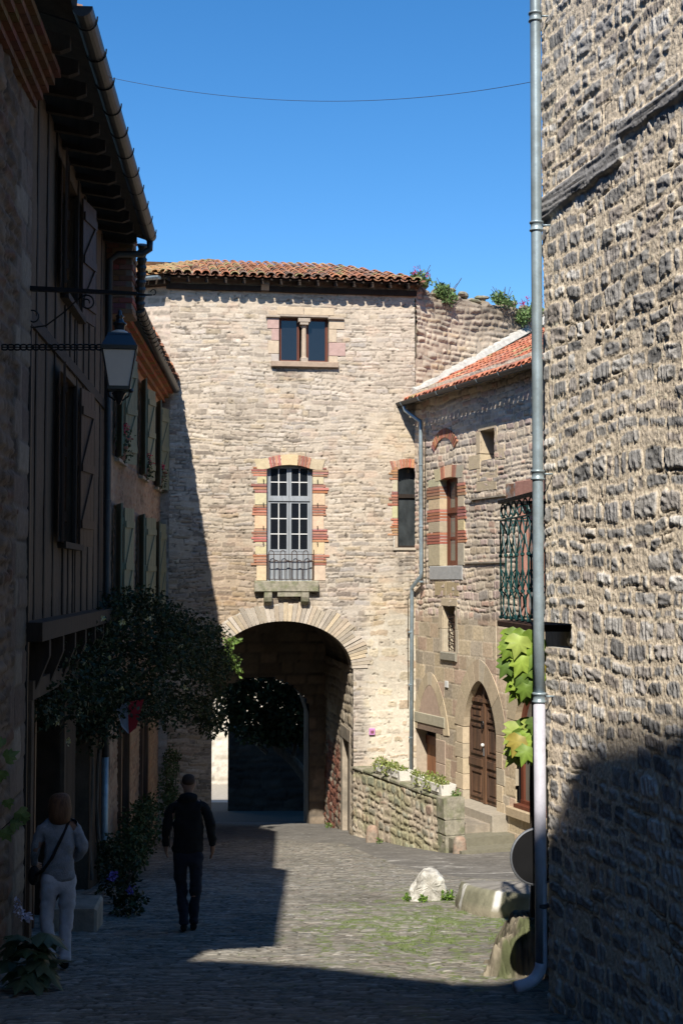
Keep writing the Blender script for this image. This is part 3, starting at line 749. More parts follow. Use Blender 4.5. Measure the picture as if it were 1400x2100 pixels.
# ================================================================== RAMPART WALL
c_ = F.p(uR, 0, 0)
RW = Frame(c_.x, c_.y, radians(40))
rampart = thing('rampart_wall', 'ragged grey rubble rampart wall with broken top running back beside the gate building roof', 'wall', RW.p(0, 0, -5.8))
t0 = RW.hit(862, 592)[1]; t1 = RW.hit(1088, 640)[1]; ue = RW.hit(1088, 640)[0]
def rtop(u):
    return t0+(t1-t0)*u/ue + (fbm(u*2.2, u*0+.5, 401, 3)-.5)*.55+ .10
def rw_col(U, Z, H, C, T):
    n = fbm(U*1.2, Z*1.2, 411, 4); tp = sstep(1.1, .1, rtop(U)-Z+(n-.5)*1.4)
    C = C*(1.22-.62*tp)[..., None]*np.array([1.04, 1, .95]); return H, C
def rw_h(U, Z): return -.45*sstep(.18, -.02, rtop(U)-Z)+(fbm(U*1.5, Z*1.5, 413, 3)-.5)*.12
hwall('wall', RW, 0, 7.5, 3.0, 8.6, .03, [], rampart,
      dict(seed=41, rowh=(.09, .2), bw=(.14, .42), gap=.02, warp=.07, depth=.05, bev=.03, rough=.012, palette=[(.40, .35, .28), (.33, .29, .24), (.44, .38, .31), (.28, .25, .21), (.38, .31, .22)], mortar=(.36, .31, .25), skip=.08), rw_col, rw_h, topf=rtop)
mb = MB()
us = np.linspace(0, 7.5, 90); tt = rtop(us)
for i in range(89):
    a, b = us[i], us[i+1]
    mb.hexa([RW.p(a, -1.0, 2.5), RW.p(a, -.25, 2.5), RW.p(b, -.25, 2.5), RW.p(b, -1.0, 2.5), RW.p(a, -1.0, tt[i]-.1), RW.p(a, -.25, tt[i]-.04), RW.p(b, -.25, tt[i+1]-.04), RW.p(b, -1.0, tt[i+1]-.1)])
mb.build('rear_wall', M['plain_stone'], rampart)
mb = MB()
for i in range(26):
    u = rnd.uniform(.1, 5.5); mb.lump(RW.p(u, -.25+rnd.uniform(-.1, .1), float(rtop(np.array([u]))[0])+.02), rnd.uniform(.09, .22), rnd.uniform(.1, .2), rnd.uniform(.05, .12), seed=i, n=10, amp=.35)
mb.build('coping_stone', M['mossy'], rampart)
# ================================================================== HOUSE ON THE RIGHT (sunlit, with the pointed doorway)
o_ = F.p(uR-.01, 0, 0)
R = Frame(o_.x, o_.y, radians(-69))
house = thing('stone_house', 'sunlit stone house with pointed doorway, red tiled roof and brown windows right of the gate', 'building', R.p(2, 0, -5.3))
def rh(px, py, w=0): return R.hit(px, py, w)
def ru(px): return R.hit(px, 1190)[0]
ZG = 4.05
def rz(py, px): return R.hit(px, py)[1]
HT = Hole(ru(986.5), ru(1016), rz(944, 1000), rz(881, 1000))
HB = Hole(ru(903), ru(940), rz(1160, 920), rz(978, 920), rise=.05)
HS = Hole(ru(908), ru(933), rz(1336, 920), rz(1243, 920))
HQ = Hole(ru(851), ru(893), -4.7, rz(1484, 870))
HD = Hole(ru(949), ru(1016), -4.62, rz(1395, 975), rise=1.02, point=True)
HF = Hole(ru(1054), ru(1054)+1.35, -4.42, rz(1400, 1062), rise=.75, point=True)
HW2 = Hole(ru(1072), ru(1072)+1.0, rz(1262, 1075), rz(1030, 1075))
def rcol(U, Z, H, C, T):
    # courses of buff ashlar low down
    n = fbm(U*1.2, Z*1.2, 511, 4)
    a = sstep(rz(1262, 950)+.03, rz(1272, 950)-.03, Z+(n-.5)*.05)
    H2, C2, T2 = masonry(U, Z, seed=57, rowh=(.29, .37), bw=(.32, .62), gap=.012, warp=.008, depth=.006, bev=.008, rough=.004,
                         palette=[(.50, .40, .27), (.54, .44, .30), (.47, .39, .28), (.53, .41, .29), (.45, .38, .29), (.51, .375, .28)], mortar=(.64, .54, .40), corner=.08, jit=.05, dirt=.2)
    C = C*(1-a)[..., None]+C2*a[..., None]; H = H*(1-a)+H2*a
    top = sstep(2.4, 3.6, Z); C = C*(1-.12*top)[..., None]
    return H, C
PALR = [(.50, .42, .33), (.42, .34, .26), (.37, .30, .24), (.44, .36, .26), (.35, .28, .235), (.40, .31, .27), (.33, .29, .25), (.46, .39, .30), (.43, .30, .23)]
hwall('wall', R, 0, 8.2, -6.4, 4.4, .019, [HT, HB, HS, HQ, HD, HF, HW2], house,
      dict(seed=51, rowh=(.09, .19), bw=(.13, .42), gap=.015, warp=.05, depth=.015, bev=.011, rough=.006, crack=.5, palette=[tuple(v*1.38 for v in q) for q in PALR], mortar=(.70, .59, .46), jit=.8, corner=.5), rcol)
mb = MB(); mb.box(R, 0, 8.2, -6, -.62, -7, 4.2); mb.box(R, 8.2, 8.5, -6, 0.0, -7, 4.2); mb.build('rear_wall', M['dark_stone'], house)
mb = MB()
for h in (HT, HB, HS, HQ, HD, HF, HW2): mb.box(R, h.u0-.05, h.u1+.05, -.6, -.42, h.z0-.1, h.z1+.1)
mb.build('room_shadow', M['dark'], house)
# small upper window: block surround, deep reveal
mb = MB()
def B(px0, px1, y0, y1, pal=BUF, fr=R, pxr=1000, w1=.016, w0=-.4):
    c = rnd.choice(pal); k = rnd.uniform(.9, 1.1)
    mb.col(tuple(x*k for x in c)).box(fr, fr.hit(px0, 1190)[0]+.004, fr.hit(px1, 1190)[0]-.004, w0, w1, fr.hit(pxr, y0)[1]+.004, fr.hit(pxr, y1)[1]-.004, ch=.006)
B(978, 986.3, 927, 881); B(962, 986.3, 958, 928); B(979, 986.3, 985, 958); B(1016.2, 1022, 918, 881); B(1016.2, 1037, 947, 918); B(1016.2, 1022, 985, 947)
B(978, 1019, 1006, 986); B(986.5, 1016, 985, 968, w1=.008); B(982, 1020, 881, 868)
mb.build('window_surround', M['block'], house)
window_frame(R, HT.u0, HT.u1, HT.z0+.02, HT.z1, -.33, M['red_wood'], house, 1, (0, 0), fw=.03, sw=.03)
mb = MB().col((.3, .26, .24)).box(R, HT.u0, HT.u1, -.36, -.02, HT.z0-.03, HT.z0+.02); mb.build('sill', M['block'], house)
# relic brick arch above the brown window
mb = MB(); ca = ru(913); n = 17
for i in range(n):
    t = (i+.5)/n; a = pi*(1.0-t)*.62+pi*.19; rr = .62
    def q(r_, da): return (ca+cos(a+da)*r_*.98, rz(966, 913)+.12+sin(a+da)*r_)
    mb.col(tuple(x*rnd.uniform(.8, 1.15) for x in rnd.choice(RED))); d_ = .045
    mb.prism(R, [q(rr, d_), q(rr+.20, d_*.8), q(rr+.20, -d_*.8), q(rr, -d_)], -.1, .036)
mb.build('relieving_arch', M['block'], house)
# brown window with brick and stone bands
mb = MB(); zz = [rz(y, 920) for y in (1160, 1115, 1090, 1068, 1042, 1020, 994, 978)]
bands(mb, R, HB.u0, ru(878), zz, ['s', 'b', 's', 'b', 's', 'b', 's'], w0=-.3, pal=BUF, side=-1, ragged=.03)
bands(mb, R, HB.u1, ru(955), zz, ['s', 'b', 's', 'b', 's', 'b', 's'], w0=-.3, pal=BUF, side=1, ragged=.03)
seghead(mb, R, HB, .26, [(.22, 'g'), (.37, 'b'), (.62, 'y'), (.77, 'b'), (1, 'g')], over=.22)
mb.build('window_surround', M['block'], house)
mb = MB(); backing(mb, R, ru(881), HB.u0-.004, rz(1158, 920), rz(980, 920)); backing(mb, R, HB.u1+.004, ru(951), rz(1158, 920), rz(980, 920)); mb.build('surround_mortar', M['pale_mortar'], house)
window_frame(R, HB.u0, HB.u1, HB.z0, HB.z1+.02, -.16, M['red_wood'], house, 2, (0, 1), transom=rz(1048, 920), tbars=(0, 0), fw=.06, sw=.055, bw_=.05, panem=M['glass_curtain'])
mb = MB().col((.36, .36, .35)).box(R, ru(882), ru(949), -.2, .03, rz(1189, 920), rz(1160.5, 920), ch=.012)
mb.col((.40, .32, .2)).box(R, ru(892), ru(915)-.004, -.1, .018, rz(1222, 920), rz(1193, 920), ch=.01).box(R, ru(915)+.004, ru(941), -.1, .018, rz(1222, 920), rz(1193, 920), ch=.01)
mb.build('sill', M['block'], house)
# slit window with spiked grille
mb = MB(); B(905, 938, 1243, 1226, pxr=920, w1=.02); B(899, 907.5, 1290, 1243, pxr=920); B(933.5, 938, 1290, 1243, pxr=920); B(901, 907.5, 1338, 1290, pxr=920); B(933.5, 940, 1338, 1290, pxr=920)
mb.build('window_surround', M['block'], house)
mb = MB().col((.27, .25, .2)).box(R, ru(905), ru(937), -.3, .06, rz(1355, 920), rz(1337, 920), ch=.02); mb.build('sill', M['block'], house)
mb = MB(); um = HS.u0*.45+HS.u1*.55
mb.tube([R.p(um, -.1, HS.z0), R.p(um, -.1, HS.z1-.1)], .012, 5)
for k in range(5):
    z = HS.z0+.1+k*.15
    mb.tube([R.p(HS.u0+.02, -.12, z+.1), R.p(um, .04, z+.02), R.p(HS.u1-.02, -.12, z+.1)], .010, 4).tube([R.p(HS.u0+.02, -.12, z+.1), R.p(HS.u1-.02, -.12, z+.1)], .010, 4).tube([R.p(um, .04, z+.02), R.p(um, -.1, z-.08)], .009, 4)
mb.build('grille', M['rust'], house)
# blind pointed arch with its small boarded opening
c1 = ru(881); w_ = (ru(912)-ru(858))/2
BA = Hole(c1-w_, c1+w_, rz(1480, 881), rz(1404, 881), rise=1.05, point=True)
def pointed_ring(mb, fr, h, thick, n, w0, w1, pal, foot=None):
    pin = [p for p in h.poly(2*n+1)[2:]][::-1]; c = (h.u0+h.u1)/2; zc = h.z1-h.rise
    def outp(p):
        d = Vector((p[0]-c, (p[1]-zc)*.8+.05)); d.normalize(); return (p[0]+d.x*thick, p[1]+d.y*thick*(1.05))
    st = max(1, (2*n)//7)
    i = 0
    while i < 2*n:
        j = min(2*n, i+st); seg_ = pin[i:j+1]; ou = [outp(p) for p in seg_][::-1]
        k = rnd.uniform(.8, 1.12); mb.col(tuple(x*k for x in rnd.choice(pal)))
        if len(seg_) > 1: q0, q1 = seg_[0], ou[-1]; dx, dy = seg_[1][0]-q0[0], seg_[1][1]-q0[1]; L_ = sqrt(dx*dx+dy*dy)+1e-6; s9 = .010/L_; seg_ = [(q0[0]+dx*s9, q0[1]+dy*s9)]+seg_[1:]; ou = ou[:-1]+[(q1[0]+dx*s9, q1[1]+dy*s9)]
        mb.prism(fr, (seg_+ou)[::-1], w0, w1); i = j
mb = MB(); pointed_ring(mb, R, BA, .27, 14, -.05, .018, BUF)
mb.build('blind_arch', M['block'], house)
mb = MB().col((.40, .30, .235)); 
hp = BA.poly(30, .012)
mb.prism(R, hp, -.04, -.028+.04)
mb.build('blind_arch_infill', M['block'], house)
mb = MB().col((.36, .33, .25)); z1_ = rz(1484, 870)
mb.box(R, ru(846), ru(912), -.3, .035, z1_+.004, z1_+.24, ch=.015)
for a, b, k in ((0, .33, .9), (.34, .68, 1.05), (.69, 1.2, .95)):
    mb.col((.40*k, .31*k, .24*k)).box(R, HQ.u1+.004, ru(912), -.3, .02, -4.7+a, -4.7+b, ch=.01)
mb.col((.42, .35, .27)).box(R, ru(846), HQ.u0-.004, -.3, .02, -4.7, z1_, ch=.01)
mb.build('window_surround', M['block'], house)
mb = MB(); zd0 = -4.7
for i in range(5):
    a = HQ.u0+(HQ.u1-HQ.u0)*i/5; b = HQ.u0+(HQ.u1-HQ.u0)*(i+1)/5
    mb.box(R, a+.004, b-.004, -.32, -.28, zd0, rz(1512, 870))
hs_ = mb.build('hatch_door', M['orange_wood'], house)
MB().box(R, HQ.u0, HQ.u1, -.33, -.25, rz(1530, 870), rz(1512, 870)).build('cross_board', M['red_wood'], hs_)
mb = MB(); mb.tube([R.p(HQ.u1-.25, -.24, rz(1521, 870)), R.p(HQ.u1-.05, -.24, rz(1523, 870))], .008, 5).build('handle', M['rim'], hs_)
MB().box(R, HQ.u0, HQ.u1, -.35, -.31, rz(1512, 870), HQ.z1).build('upper_board', M['old_wood'], house)
# pointed doorway
mb = MB(); pointed_ring(mb, R, HD, .42, 16, -.3, .02, BUF+[(.43, .34, .24)])
z = HD.z1-HD.rise; k = 0
while z > -4.8:
    h = rnd.uniform(.27, .36); 
    for (a, b) in ((HD.u0-.30-.08*(k % 2), HD.u0-.003), (HD.u1+.003, HD.u1+.27+.08*((k+1) % 2))):
        c = rnd.choice(BUF+[(.43, .34, .24)]); mb.col(c).box(R, a, b, -.3, .02+rnd.uniform(0, .005), max(z-h, -5)+.005, z-.005, ch=.008)
    z -= h; k += 1
mb.build('door_surround', M['block'], house)
dw = -.13
leafd = Hole(HD.u0-.02, HD.u1+.02, -4.6, HD.z1+.02, rise=1.02, point=True)
mb = MB(); mb.prism(R, leafd.poly(30), dw-.05, dw)
dr = mb.build('door', M['door_wood'], house)
um = (HD.u0+HD.u1)/2
mb = MB(); mb.box(R, um-.055, um+.055, dw, dw+.04, -4.6, rz(1400, 985)-.12)
for s_ in (-1, 1):
    a, b = (HD.u0+.1, um-.1) if s_ < 0 else (um+.1, HD.u1-.1)
    for z0_, z1_ in ((-4.5, -3.95), (-3.62, -3.0), (-2.92, -2.62)):
        e = .045
        for q in ((a, b, z0_, z0_+e), (a, b, z1_-e, z1_), (a, a+e, z0_+e, z1_-e), (b-e, b, z0_+e, z1_-e)): mb.box(R, q[0], q[1], dw, dw+.028, q[2], q[3])
        mb.box(R, a+.1, b-.1, dw, dw+.016, z0_+.1, z1_-.1)
    mb.box(R, a-.08 if s_ < 0 else a, b if s_ < 0 else b+.08, dw, dw+.03, -3.86, -3.72)
mb.box(R, HD.u0, HD.u1, dw, dw+.05, -2.53, -2.45)
mb.build('panelling', M['door_wood'], dr)
mb = MB(); kp = R.p(um, dw+.07, -2.98); mb.tube([kp+R.U*.05*cos(a)+Vector((0, 0, .075*sin(a))) for a in np.linspace(0, 2*pi, 13)], .014, 5).build('knocker', M['iron'], dr)
mb = MB(); mb.lump(R.p(um, dw+.07, -3.40), .04, .04, .04, n=10, amp=0).build('knob', M['white_paint'], dr)
mb = MB(); mb.box(R, um-.02, um+.02, dw+.04, dw+.055, -3.62, -3.46).build('lock_plate', M['rim'], dr)
mb = MB(); mb.col((.34, .30, .24)).box(R, HD.u0-.05, HD.u1+.45, -.3, .34, -5.2, -4.612, ch=.02).build('threshold', M['block'], house)
# arched glazed door at the near end
mb = MB(); pointed_ring(mb, R, HF, .3, 14, -.3, .02, BUF)
mb.build('door_surround', M['block'], house)
ff = MB()
for a, b in ((HF.u0-.01, HF.u0+.09), (HF.u0+.48, HF.u0+.60), (HF.u1-.09, HF.u1)): ff.box(R, a, b, -.2, -.12, HF.z0, HF.z1-.3 if a > HF.u0+.2 and a < HF.u1-.2 else HF.z1-.72)
ff.box(R, HF.u0, HF.u1, -.2, -.1, HF.z0, HF.z0+.14).box(R, HF.u0, HF.u1, -.2, -.1, HF.z1-.95, HF.z1-.87)
op = arch_pts(HF, 1)
pin = [p for p in HF.poly(21)[2:]][::-1]
for i in range(20):
    a, b = pin[i], pin[i+1]; cx = (HF.u0+HF.u1)/2
    def inn_(p): return (p[0]+(cx-p[0])*.16, p[1]-.09)
    ff.prism(R, [a, inn_(a), inn_(b), b], -.2, -.12)
fd = ff.build('glazed_door', M['red_wood'], house)
MB().prism(R, HF.poly(24), -.18, -.17).build('pane', M['glass_curtain'], fd)
mb = MB().col((.42, .33, .22)).box(R, HF.u0-.25, HF.u1+.3, -.25, .10, HF.z0-.2, HF.z0-.004, ch=.02).build('sill', M['block'], house)
MB().box(R, HF.u0-.03, HF.u1, -.12, .04, HF.z0, HF.z0+.07).build('door_threshold', M['red_wood'], house)
# balcony-level door behind, pinkish frame and weathered shutter
mb = MB(); mb.col((.36, .19, .15)).box(R, HW2.u0-.22, HW2.u1+.2, -.3, .05, HW2.z1, HW2.z1+.42, ch=.01).box(R, HW2.u0-.16, HW2.u0, -.3, .03, HW2.z0, HW2.z1, ch=.01)
mb.build('door_surround', M['block'], house)
MB().box(R, HW2.u0, HW2.u0+.42, -.2, -.12, HW2.z0, HW2.z1).box(R, HW2.u0+.46, HW2.u1, -.2, -.12, HW2.z0, HW2.z1).build('shutter', mat('rusty_shutter', (.24, .12, .08), var=.4, vscale=9, color2=(.22, .25, .25), rough=.8), house)
MB().box(R, ru(1040), ru(1066), -.02, .025, rz(1030, 1050), rz(992, 1050)).build('metal_plate', mat('rusty_plate', (.20, .10, .06), var=.4, vscale=14, color2=(.24, .25, .25), rough=.8), house)
mb = MB(); mb.box(R, ru(968), ru(1040), 0, .06, rz(1022, 1000), rz(1019, 1000)).build('ledge', M['plain_stone'], house); mb = MB().box(R, ru(955), ru(1038), 0, .05, rz(1155, 1000), rz(1152, 1000)); mb.build('ledge', M['plain_stone'], house)
# house number tile
mb = MB(); u_, z_ = rh(917, 1403); mb.box(R, u_-.07, u_+.07, .015, .035, z_-.07, z_+.07, ch=.004).build('number_tile', M['white_paint'], house)

# roof
slR = math.atan(.53)
PALT = [(.46, .155, .08), (.52, .19, .11), (.40, .12, .07), (.50, .23, .14), (.36, .17, .12), (.44, .16, .09)]
RWn = RW
def clipR(p):
    d = (Vector(p)-RW.o).dot(RW.N); d2 = (Vector(p)-F.o).dot(F.N); return d > -.35 and d2 > -.35
tile_roof('roof', R, -.38, 8.3, .28, ZG+.06, slR, 7.2, 31, PALT, house, sp=.19, tl=.34, clip=clipR, moss=.05)
dk = MB(); deckpoly(R, -.3, 8.3, .22, ZG+.03, slR, 4.4); dk.build('roof_deck', M['old_wood'], house)
mb = MB(); gutter(mb, [R.p(-.50, .36, ZG+.055), R.p(4, .36, ZG+.03), R.p(8.3, .36, ZG)], r=.085, n=8)
gt = mb.build('gutter', M['zinc_dark'], house)
for k in range(9):
    u = .2+k*.95; mb = MB(); mb.tube([R.p(u, .36+cos(a)*.092, ZG+.03+sin(a)*.092) for a in np.linspace(pi, 2*pi, 8)], .007, 4).build('bracket', M['zinc'], gt)
# mortar flashing where tiles meet the old walls
mb = MB(); pts = []
for t in np.linspace(-.05, 6.2, 26):
    # point on RW plane at parameter t; height of roof plane there
    p = RW.p(t, .05, 0); w = (p-R.o).dot(R.N); pts.append(Vector((p.x, p.y, ZG+.06+(.28-w)*.53+.10)))
for i in range(25):
    a, b = pts[i], pts[i+1]; o1 = RW.N*.12
    j = 0
    mb.hexa([a-RW.N*.2-Vector((0, 0, .1)), a+o1-Vector((0, 0, .06)), b+o1-Vector((0, 0, .06)), b-RW.N*.2-Vector((0, 0, .1)), a-RW.N*.1+Vector((0, 0, .14)), a+o1*.35+Vector((0, 0, .07)), b+o1*.35+Vector((0, 0, .07)), b-RW.N*.1+Vector((0, 0, .14))])
mb.build('mortar_flashing', mat('grey_flashing', (.42, .40, .36), var=.3, vscale=9, bump=.8, bscale=25, rough=.95), house)
# rain pipe in the corner
rp = MB(); pa = lambda px, py, Y: at(px, py, Y)
u0 = ru(871); 
topp = R.p(.2, .36, ZG-.05)
pts = [topp, R.p(.2, .33, ZG-.15), R.p(ru(873), .12, ZG-.45), R.p(ru(873), .12, ZG-.7), R.p(ru(873), .12, rz(1172, 873))]
b1 = F.hit(844, 1212, .1); pB = F.p(b1[0], .1, b1[1]); pC = F.p(F.hit(841, 1212, .1)[0], .1, -5.05)
pts += [R.p(ru(873), .12, rz(1172, 873)-.1), pB+Vector((0, 0, .08)), pB-Vector((0, 0, .1)), pC]
rp.tube(pts, .045, 10)
pipe = rp.build('rain_pipe', M['zinc'], house, smooth=True)
for z in (2.6, 1.2, -.05): MB().lathe(R.p(ru(873), .12, z), [(.045, 0), (.056, .004), (.056, .035), (.045, .04)], 10).build('pipe_collar', M['zinc'], pipe)
for z in (-1.2, -2.4, -3.6): MB().lathe((pC.x, pC.y, z), [(.045, 0), (.054, .004), (.054, .03), (.045, .034)], 10).build('pipe_collar', M['zinc'], pipe)
mb = MB(); pts = [R.p(ru(873)+.09+.008*sin(k*2.1), .05, 3.2-k*.32) for k in range(11)]; mb.tube(pts, .009, 5)
p0 = F.hit(836, 1225, .05); mb.tube([F.p(p0[0]+.07, .06, p0[1]-.05), F.p(p0[0]+.03, .06, p0[1]+.08), F.p(p0[0]-.01, .06, p0[1]-.03)]+[F.p(p0[0]+.006*sin(k), .05, p0[1]-.25*k) for k in range(1, 11)], .009, 5)
mb.build('cable', M['iron'], house)

# ================================================================== TERRACE, STEPS
TWf = Frame(R.p(0, 1.4, 0).x, R.p(0, 1.4, 0).y, R.a)
terr = thing('terrace_wall', 'low rubble stone terrace wall with a worn coping, between the gate arch and the steps', 'wall', TWf.p(2.6, 0, -5.4))
def tw_col(U, Z, H, C, T):
    n = fbm(U*1.3, Z*1.5, 611, 4); g = sstep(.5, .75, n+(.25*sstep(-4.9, -4.3, Z)))
    C = C*(1-g[..., None]*np.array([.28, .22, .34])); return H, C
def tw_h(U, Z): return -.06*sstep(-4.32, -4.22, Z)-.12*sstep(-5.6, -4.2, Z)*0
tztop = -4.25
hwall('wall', TWf, -.32, 4.5, -6.5, tztop, .022, [], terr,
      dict(seed=61, rowh=(.10, .24), bw=(.12, .42), gap=.02, warp=.07, depth=.028, bev=.018, rough=.010, crack=.5, palette=[(.47, .39, .29), (.41, .34, .26), (.51, .43, .32), (.43, .31, .24), (.36, .33, .26), (.53, .46, .35), (.43, .40, .33)], mortar=(.56, .47, .36), jit=.9, corner=.8), tw_col, tw_h)
mb = MB().box(TWf, -.32, 4.48, -.34, -.03, -6.5, tztop-.03)
mb.build('core', M['plain_stone'], terr)
mb = MB(); u = -.33
while u < 4.3:
    L_ = rnd.uniform(.35, .8); L_ = min(L_, 4.54-u)
    c = rnd.choice([(.34, .30, .23), (.28, .25, .19), (.38, .33, .26)])
    mb.col(c).box(TWf, u+.006, u+L_-.006, -.36, .03+rnd.uniform(-.015, .02), tztop-.03, tztop+.045+rnd.uniform(-.015, .015), ch=.02, jit=.008); u += L_
mb.build('coping', M['mossy'], terr)
mb = MB(); zb = -6.3
for (a, b, w) in ((-6.3, -4.92, .02), (-4.91, -4.62, .03), (-4.61, -4.2, .05)):
    mb.col(rnd.choice([(.36, .29, .24), (.31, .25, .22)])).box(TWf, 4.18, 4.56, -.38, w, a, b, ch=.02)
mb.build('corner_post', M['mossy'], terr)
steps = thing('stone_steps', 'worn stone steps with a landing leading up to the pointed wooden door', 'steps', R.p(5.4, .7, -5.1))
MB().box(R, -.02, 4.3, 0, 1.10, -6.5, -4.80).build('landing', M['plain_stone'], steps)
tread = [(4.95, 5.45, -4.66), (4.95, 5.9, -4.83), (4.95, 6.35, -5.0)]
for i, (a, b, z) in enumerate(((4.3, 4.78, -4.78), (4.5, 5.18, -4.94), (4.8, 5.55, -5.08))):
    mb = MB(); x = 0.02
    for L_ in ((.62, .76), (.83, .55), (.5, .88))[i]:
        mb.col(rnd.choice([(.40, .36, .28), (.36, .33, .26), (.42, .37, .30)])).box(Frame(R.p(b, 0, 0).x, R.p(b, 0, 0).y, R.a+pi/2), 0, 0, 0, 0, 0, 0) if False else None
        mb.col(rnd.choice([(.27, .24, .18), (.23, .215, .16), (.30, .26, .20)]))
        sf = Frame(R.p(b, 0, 0).x, R.p(b, 0, 0).y, R.a+pi/2)   # faces along +u of R
        j_ = rnd.uniform(-.015, .015); mb.box(sf, x+.004, x+L_-.004, -(b-a), .03+j_, z-.065, z+rnd.uniform(-.006, .006), ch=.012, jit=.006); mb.col(tuple(v*.8 for v in mb.cur)).box(sf, x+.006, x+L_-.006, -(b-a), -.03+j_, z-.19, z-.066, jit=.004)
        x += L_
    mb.box(R, a, b-.05, .02, 1.36, z-1.2, z-.17)
    mb.build('step', M['block'], steps)
# stone guard posts at the foot of the wall
def guard(px, py, w, h, lab, seed, lean=0):
    g = ghit(px, py); mb = MB(); n = 12; prof = [(.5, -.1), (.52, .1), (.50, .55), (.44, .82), (.28, .97), (.05, 1.0)]
    for r, z in prof: pass
    V = []
    V = []; fr_ = Frame(g.x, g.y, radians(-30+seed*5)); nl = 9; prof = [(1, -.2), (1.02, 0), (1.0, .3), (.96, .6), (.88, .8), (.7, .93), (.4, 1.0), (.05, 1.01)]
    for r, z in prof:
        for q in range(12):
            a = 2*pi*q/12; e = abs(cos(a))**.6*(1 if cos(a) > 0 else -1); f_ = abs(sin(a))**.6*(1 if sin(a) > 0 else -1); k_ = rnd.uniform(.95, 1.05); V.append(fr_.p(e*w*.5*r*k_, f_*w*.38*r*k_, g.z+h*z))
    mb.add(V, [(i*12+q, i*12+(q+1) % 12, (i+1)*12+(q+1) % 12, (i+1)*12+q) for i in range(7) for q in range(12)]+[tuple(84+q for q in range(12))])
    o = mb.build('guard_stone', mat('pinkish_stone', (.30, .21, .155), var=.35, vscale=14, bump=.7, bscale=30, rough=.95, color2=(.27, .22, .17)), None, True)
    tag(o, lab, 'guard stone', 'rounded guard stones at the foot of the terrace wall')
guard(763, 1727, .27, .36, 'pinkish rounded guard stone standing midway against the foot of the terrace wall', 3)
guard(942, 1752, .26, .34, 'rounded guard stone at the corner between terrace wall and lowest step', 8)

# leaves ---------------------------------------------------------------------------------
def leaves(name, centers, n, size, pal, seed, matl, parent=None, droop=.3, asp=.55, shell=.35):
    """a mass of small leaves filling ellipsoids (cx,cy,cz,rx,ry,rz)"""
    rs = np.random.RandomState(seed); vol = np.array([c[3]*c[4]*c[5] for c in centers])**.8; k = rs.choice(len(centers), n, p=vol/vol.sum())
    Cn = np.array([c[:3] for c in centers])[k]; Rn = np.array([c[3:6] for c in centers])[k]
    d = rs.randn(n, 3); d /= np.linalg.norm(d, axis=1)[:, None]; r = rs.rand(n)**shell
    r = r*(1+.35*(fbm(d[:, 0]*3+k*3.1, d[:, 2]*3+d[:, 1]*2, seed, 3)-.5)*2)
    P = Cn+d*Rn*r[:, None]
    a = rs.randn(n, 3); a[:, 2] -= droop; a /= np.linalg.norm(a, axis=1)[:, None]
    b = np.cross(a, rs.randn(n, 3)); b /= np.linalg.norm(b, axis=1)[:, None]; nn = np.cross(a, b)
    s = size*(.6+.8*rs.rand(n))[:, None]
    v0 = P; v1 = P+a*s*.5+b*s*asp*.5+nn*s*.08; v2 = P+a*s; v3 = P+a*s*.5-b*s*asp*.5+nn*s*.08
    V = np.stack([v0, v1, v2, v3], 1).reshape(-1, 3); Fq = np.arange(4*n).reshape(n, 4)
    pc = np.array(pal)[rs.randint(0, len(pal), n)]*(.75+.5*rs.rand(n))[:, None]
    return new_mesh(name, V, Fq, matl, parent, np.repeat(pc, 4, axis=0))
GR = [(.10, .17, .04), (.14, .22, .05), (.08, .14, .035), (.18, .25, .07)]
GD = [(.030, .048, .018), (.042, .062, .022), (.024, .038, .016)]
def planter(ua, ub, lab, seed):
    t = thing('planter_box', lab, 'planter', TWf.p((ua+ub)/2, -.16, tztop+.05), 'white planters on the terrace wall')
    z0 = tztop+.05
    mb = MB(); f = TWf
    a, b = ua, ub; w0, w1 = -.34, .0; i = .035; h = .21
    V = [(a+i, w0+i, 0), (b-i, w0+i, 0), (b-i, w1-i, 0), (a+i, w1-i, 0), (a, w0, h), (b, w0, h), (b, w1, h), (a, w1, h)]
    V += [(a+.03, w0+.03, h), (b-.03, w0+.03, h), (b-.03, w1-.03, h), (a+.03, w1-.03, h), (a+.03, w0+.03, h-.04), (b-.03, w0+.03, h-.04), (b-.03, w1-.03, h-.04), (a+.03, w1-.03, h-.04)]
    Fc = [(0, 1, 2, 3), (4, 5, 1, 0), (5, 6, 2, 1), (6, 7, 3, 2), (7, 4, 0, 3), (4, 8, 9, 5), (5, 9, 10, 6), (6, 10, 11, 7), (7, 11, 8, 4), (8, 12, 13, 9), (9, 13, 14, 10), (10, 14, 15, 11), (11, 15, 12, 8), (12, 15, 14, 13)]
    mb.add([f.p(u, w, z0+z) for u, w, z in V], Fc)
    for k in range(3):   # raised relief panels on the front
        q = a+(b-a)*(.12+.29*k); mb.box(f, q, q+(b-a)*.2, w1-.03, w1-.008, z0+.06, z0+.16)
    mb.build('trough', M['planter'], t)
    cs = []
    R_ = random.Random(seed)
    for k in range(7):
        u = a+(b-a)*(k+.5)/7; p = f.p(u, -.15+R_.uniform(-.05, .1), z0+h+.03); cs.append((p.x, p.y, p.z, .13, .12, R_.uniform(.07, .13)))
    for k in range(3):
        u = a+(b-a)*R_.uniform(.1, .9); p = f.p(u, .03, z0+h-.06); cs.append((p.x, p.y, p.z, .08, .06, .10))
    leaves('plant', cs, 700, .06, [(.22, .27, .06), (.30, .34, .10), (.16, .22, .05), (.38, .38, .16)], seed, M['leaf'], t)
def tu(px): return TWf.hit(px, 1600)[0]
planter(tu(764), tu(818), 'white planter with green trailing plants on the terrace wall, nearer the gate', 5)
planter(tu(840), tu(903), 'white planter with yellow-green plants on the terrace wall, nearer the steps', 6)
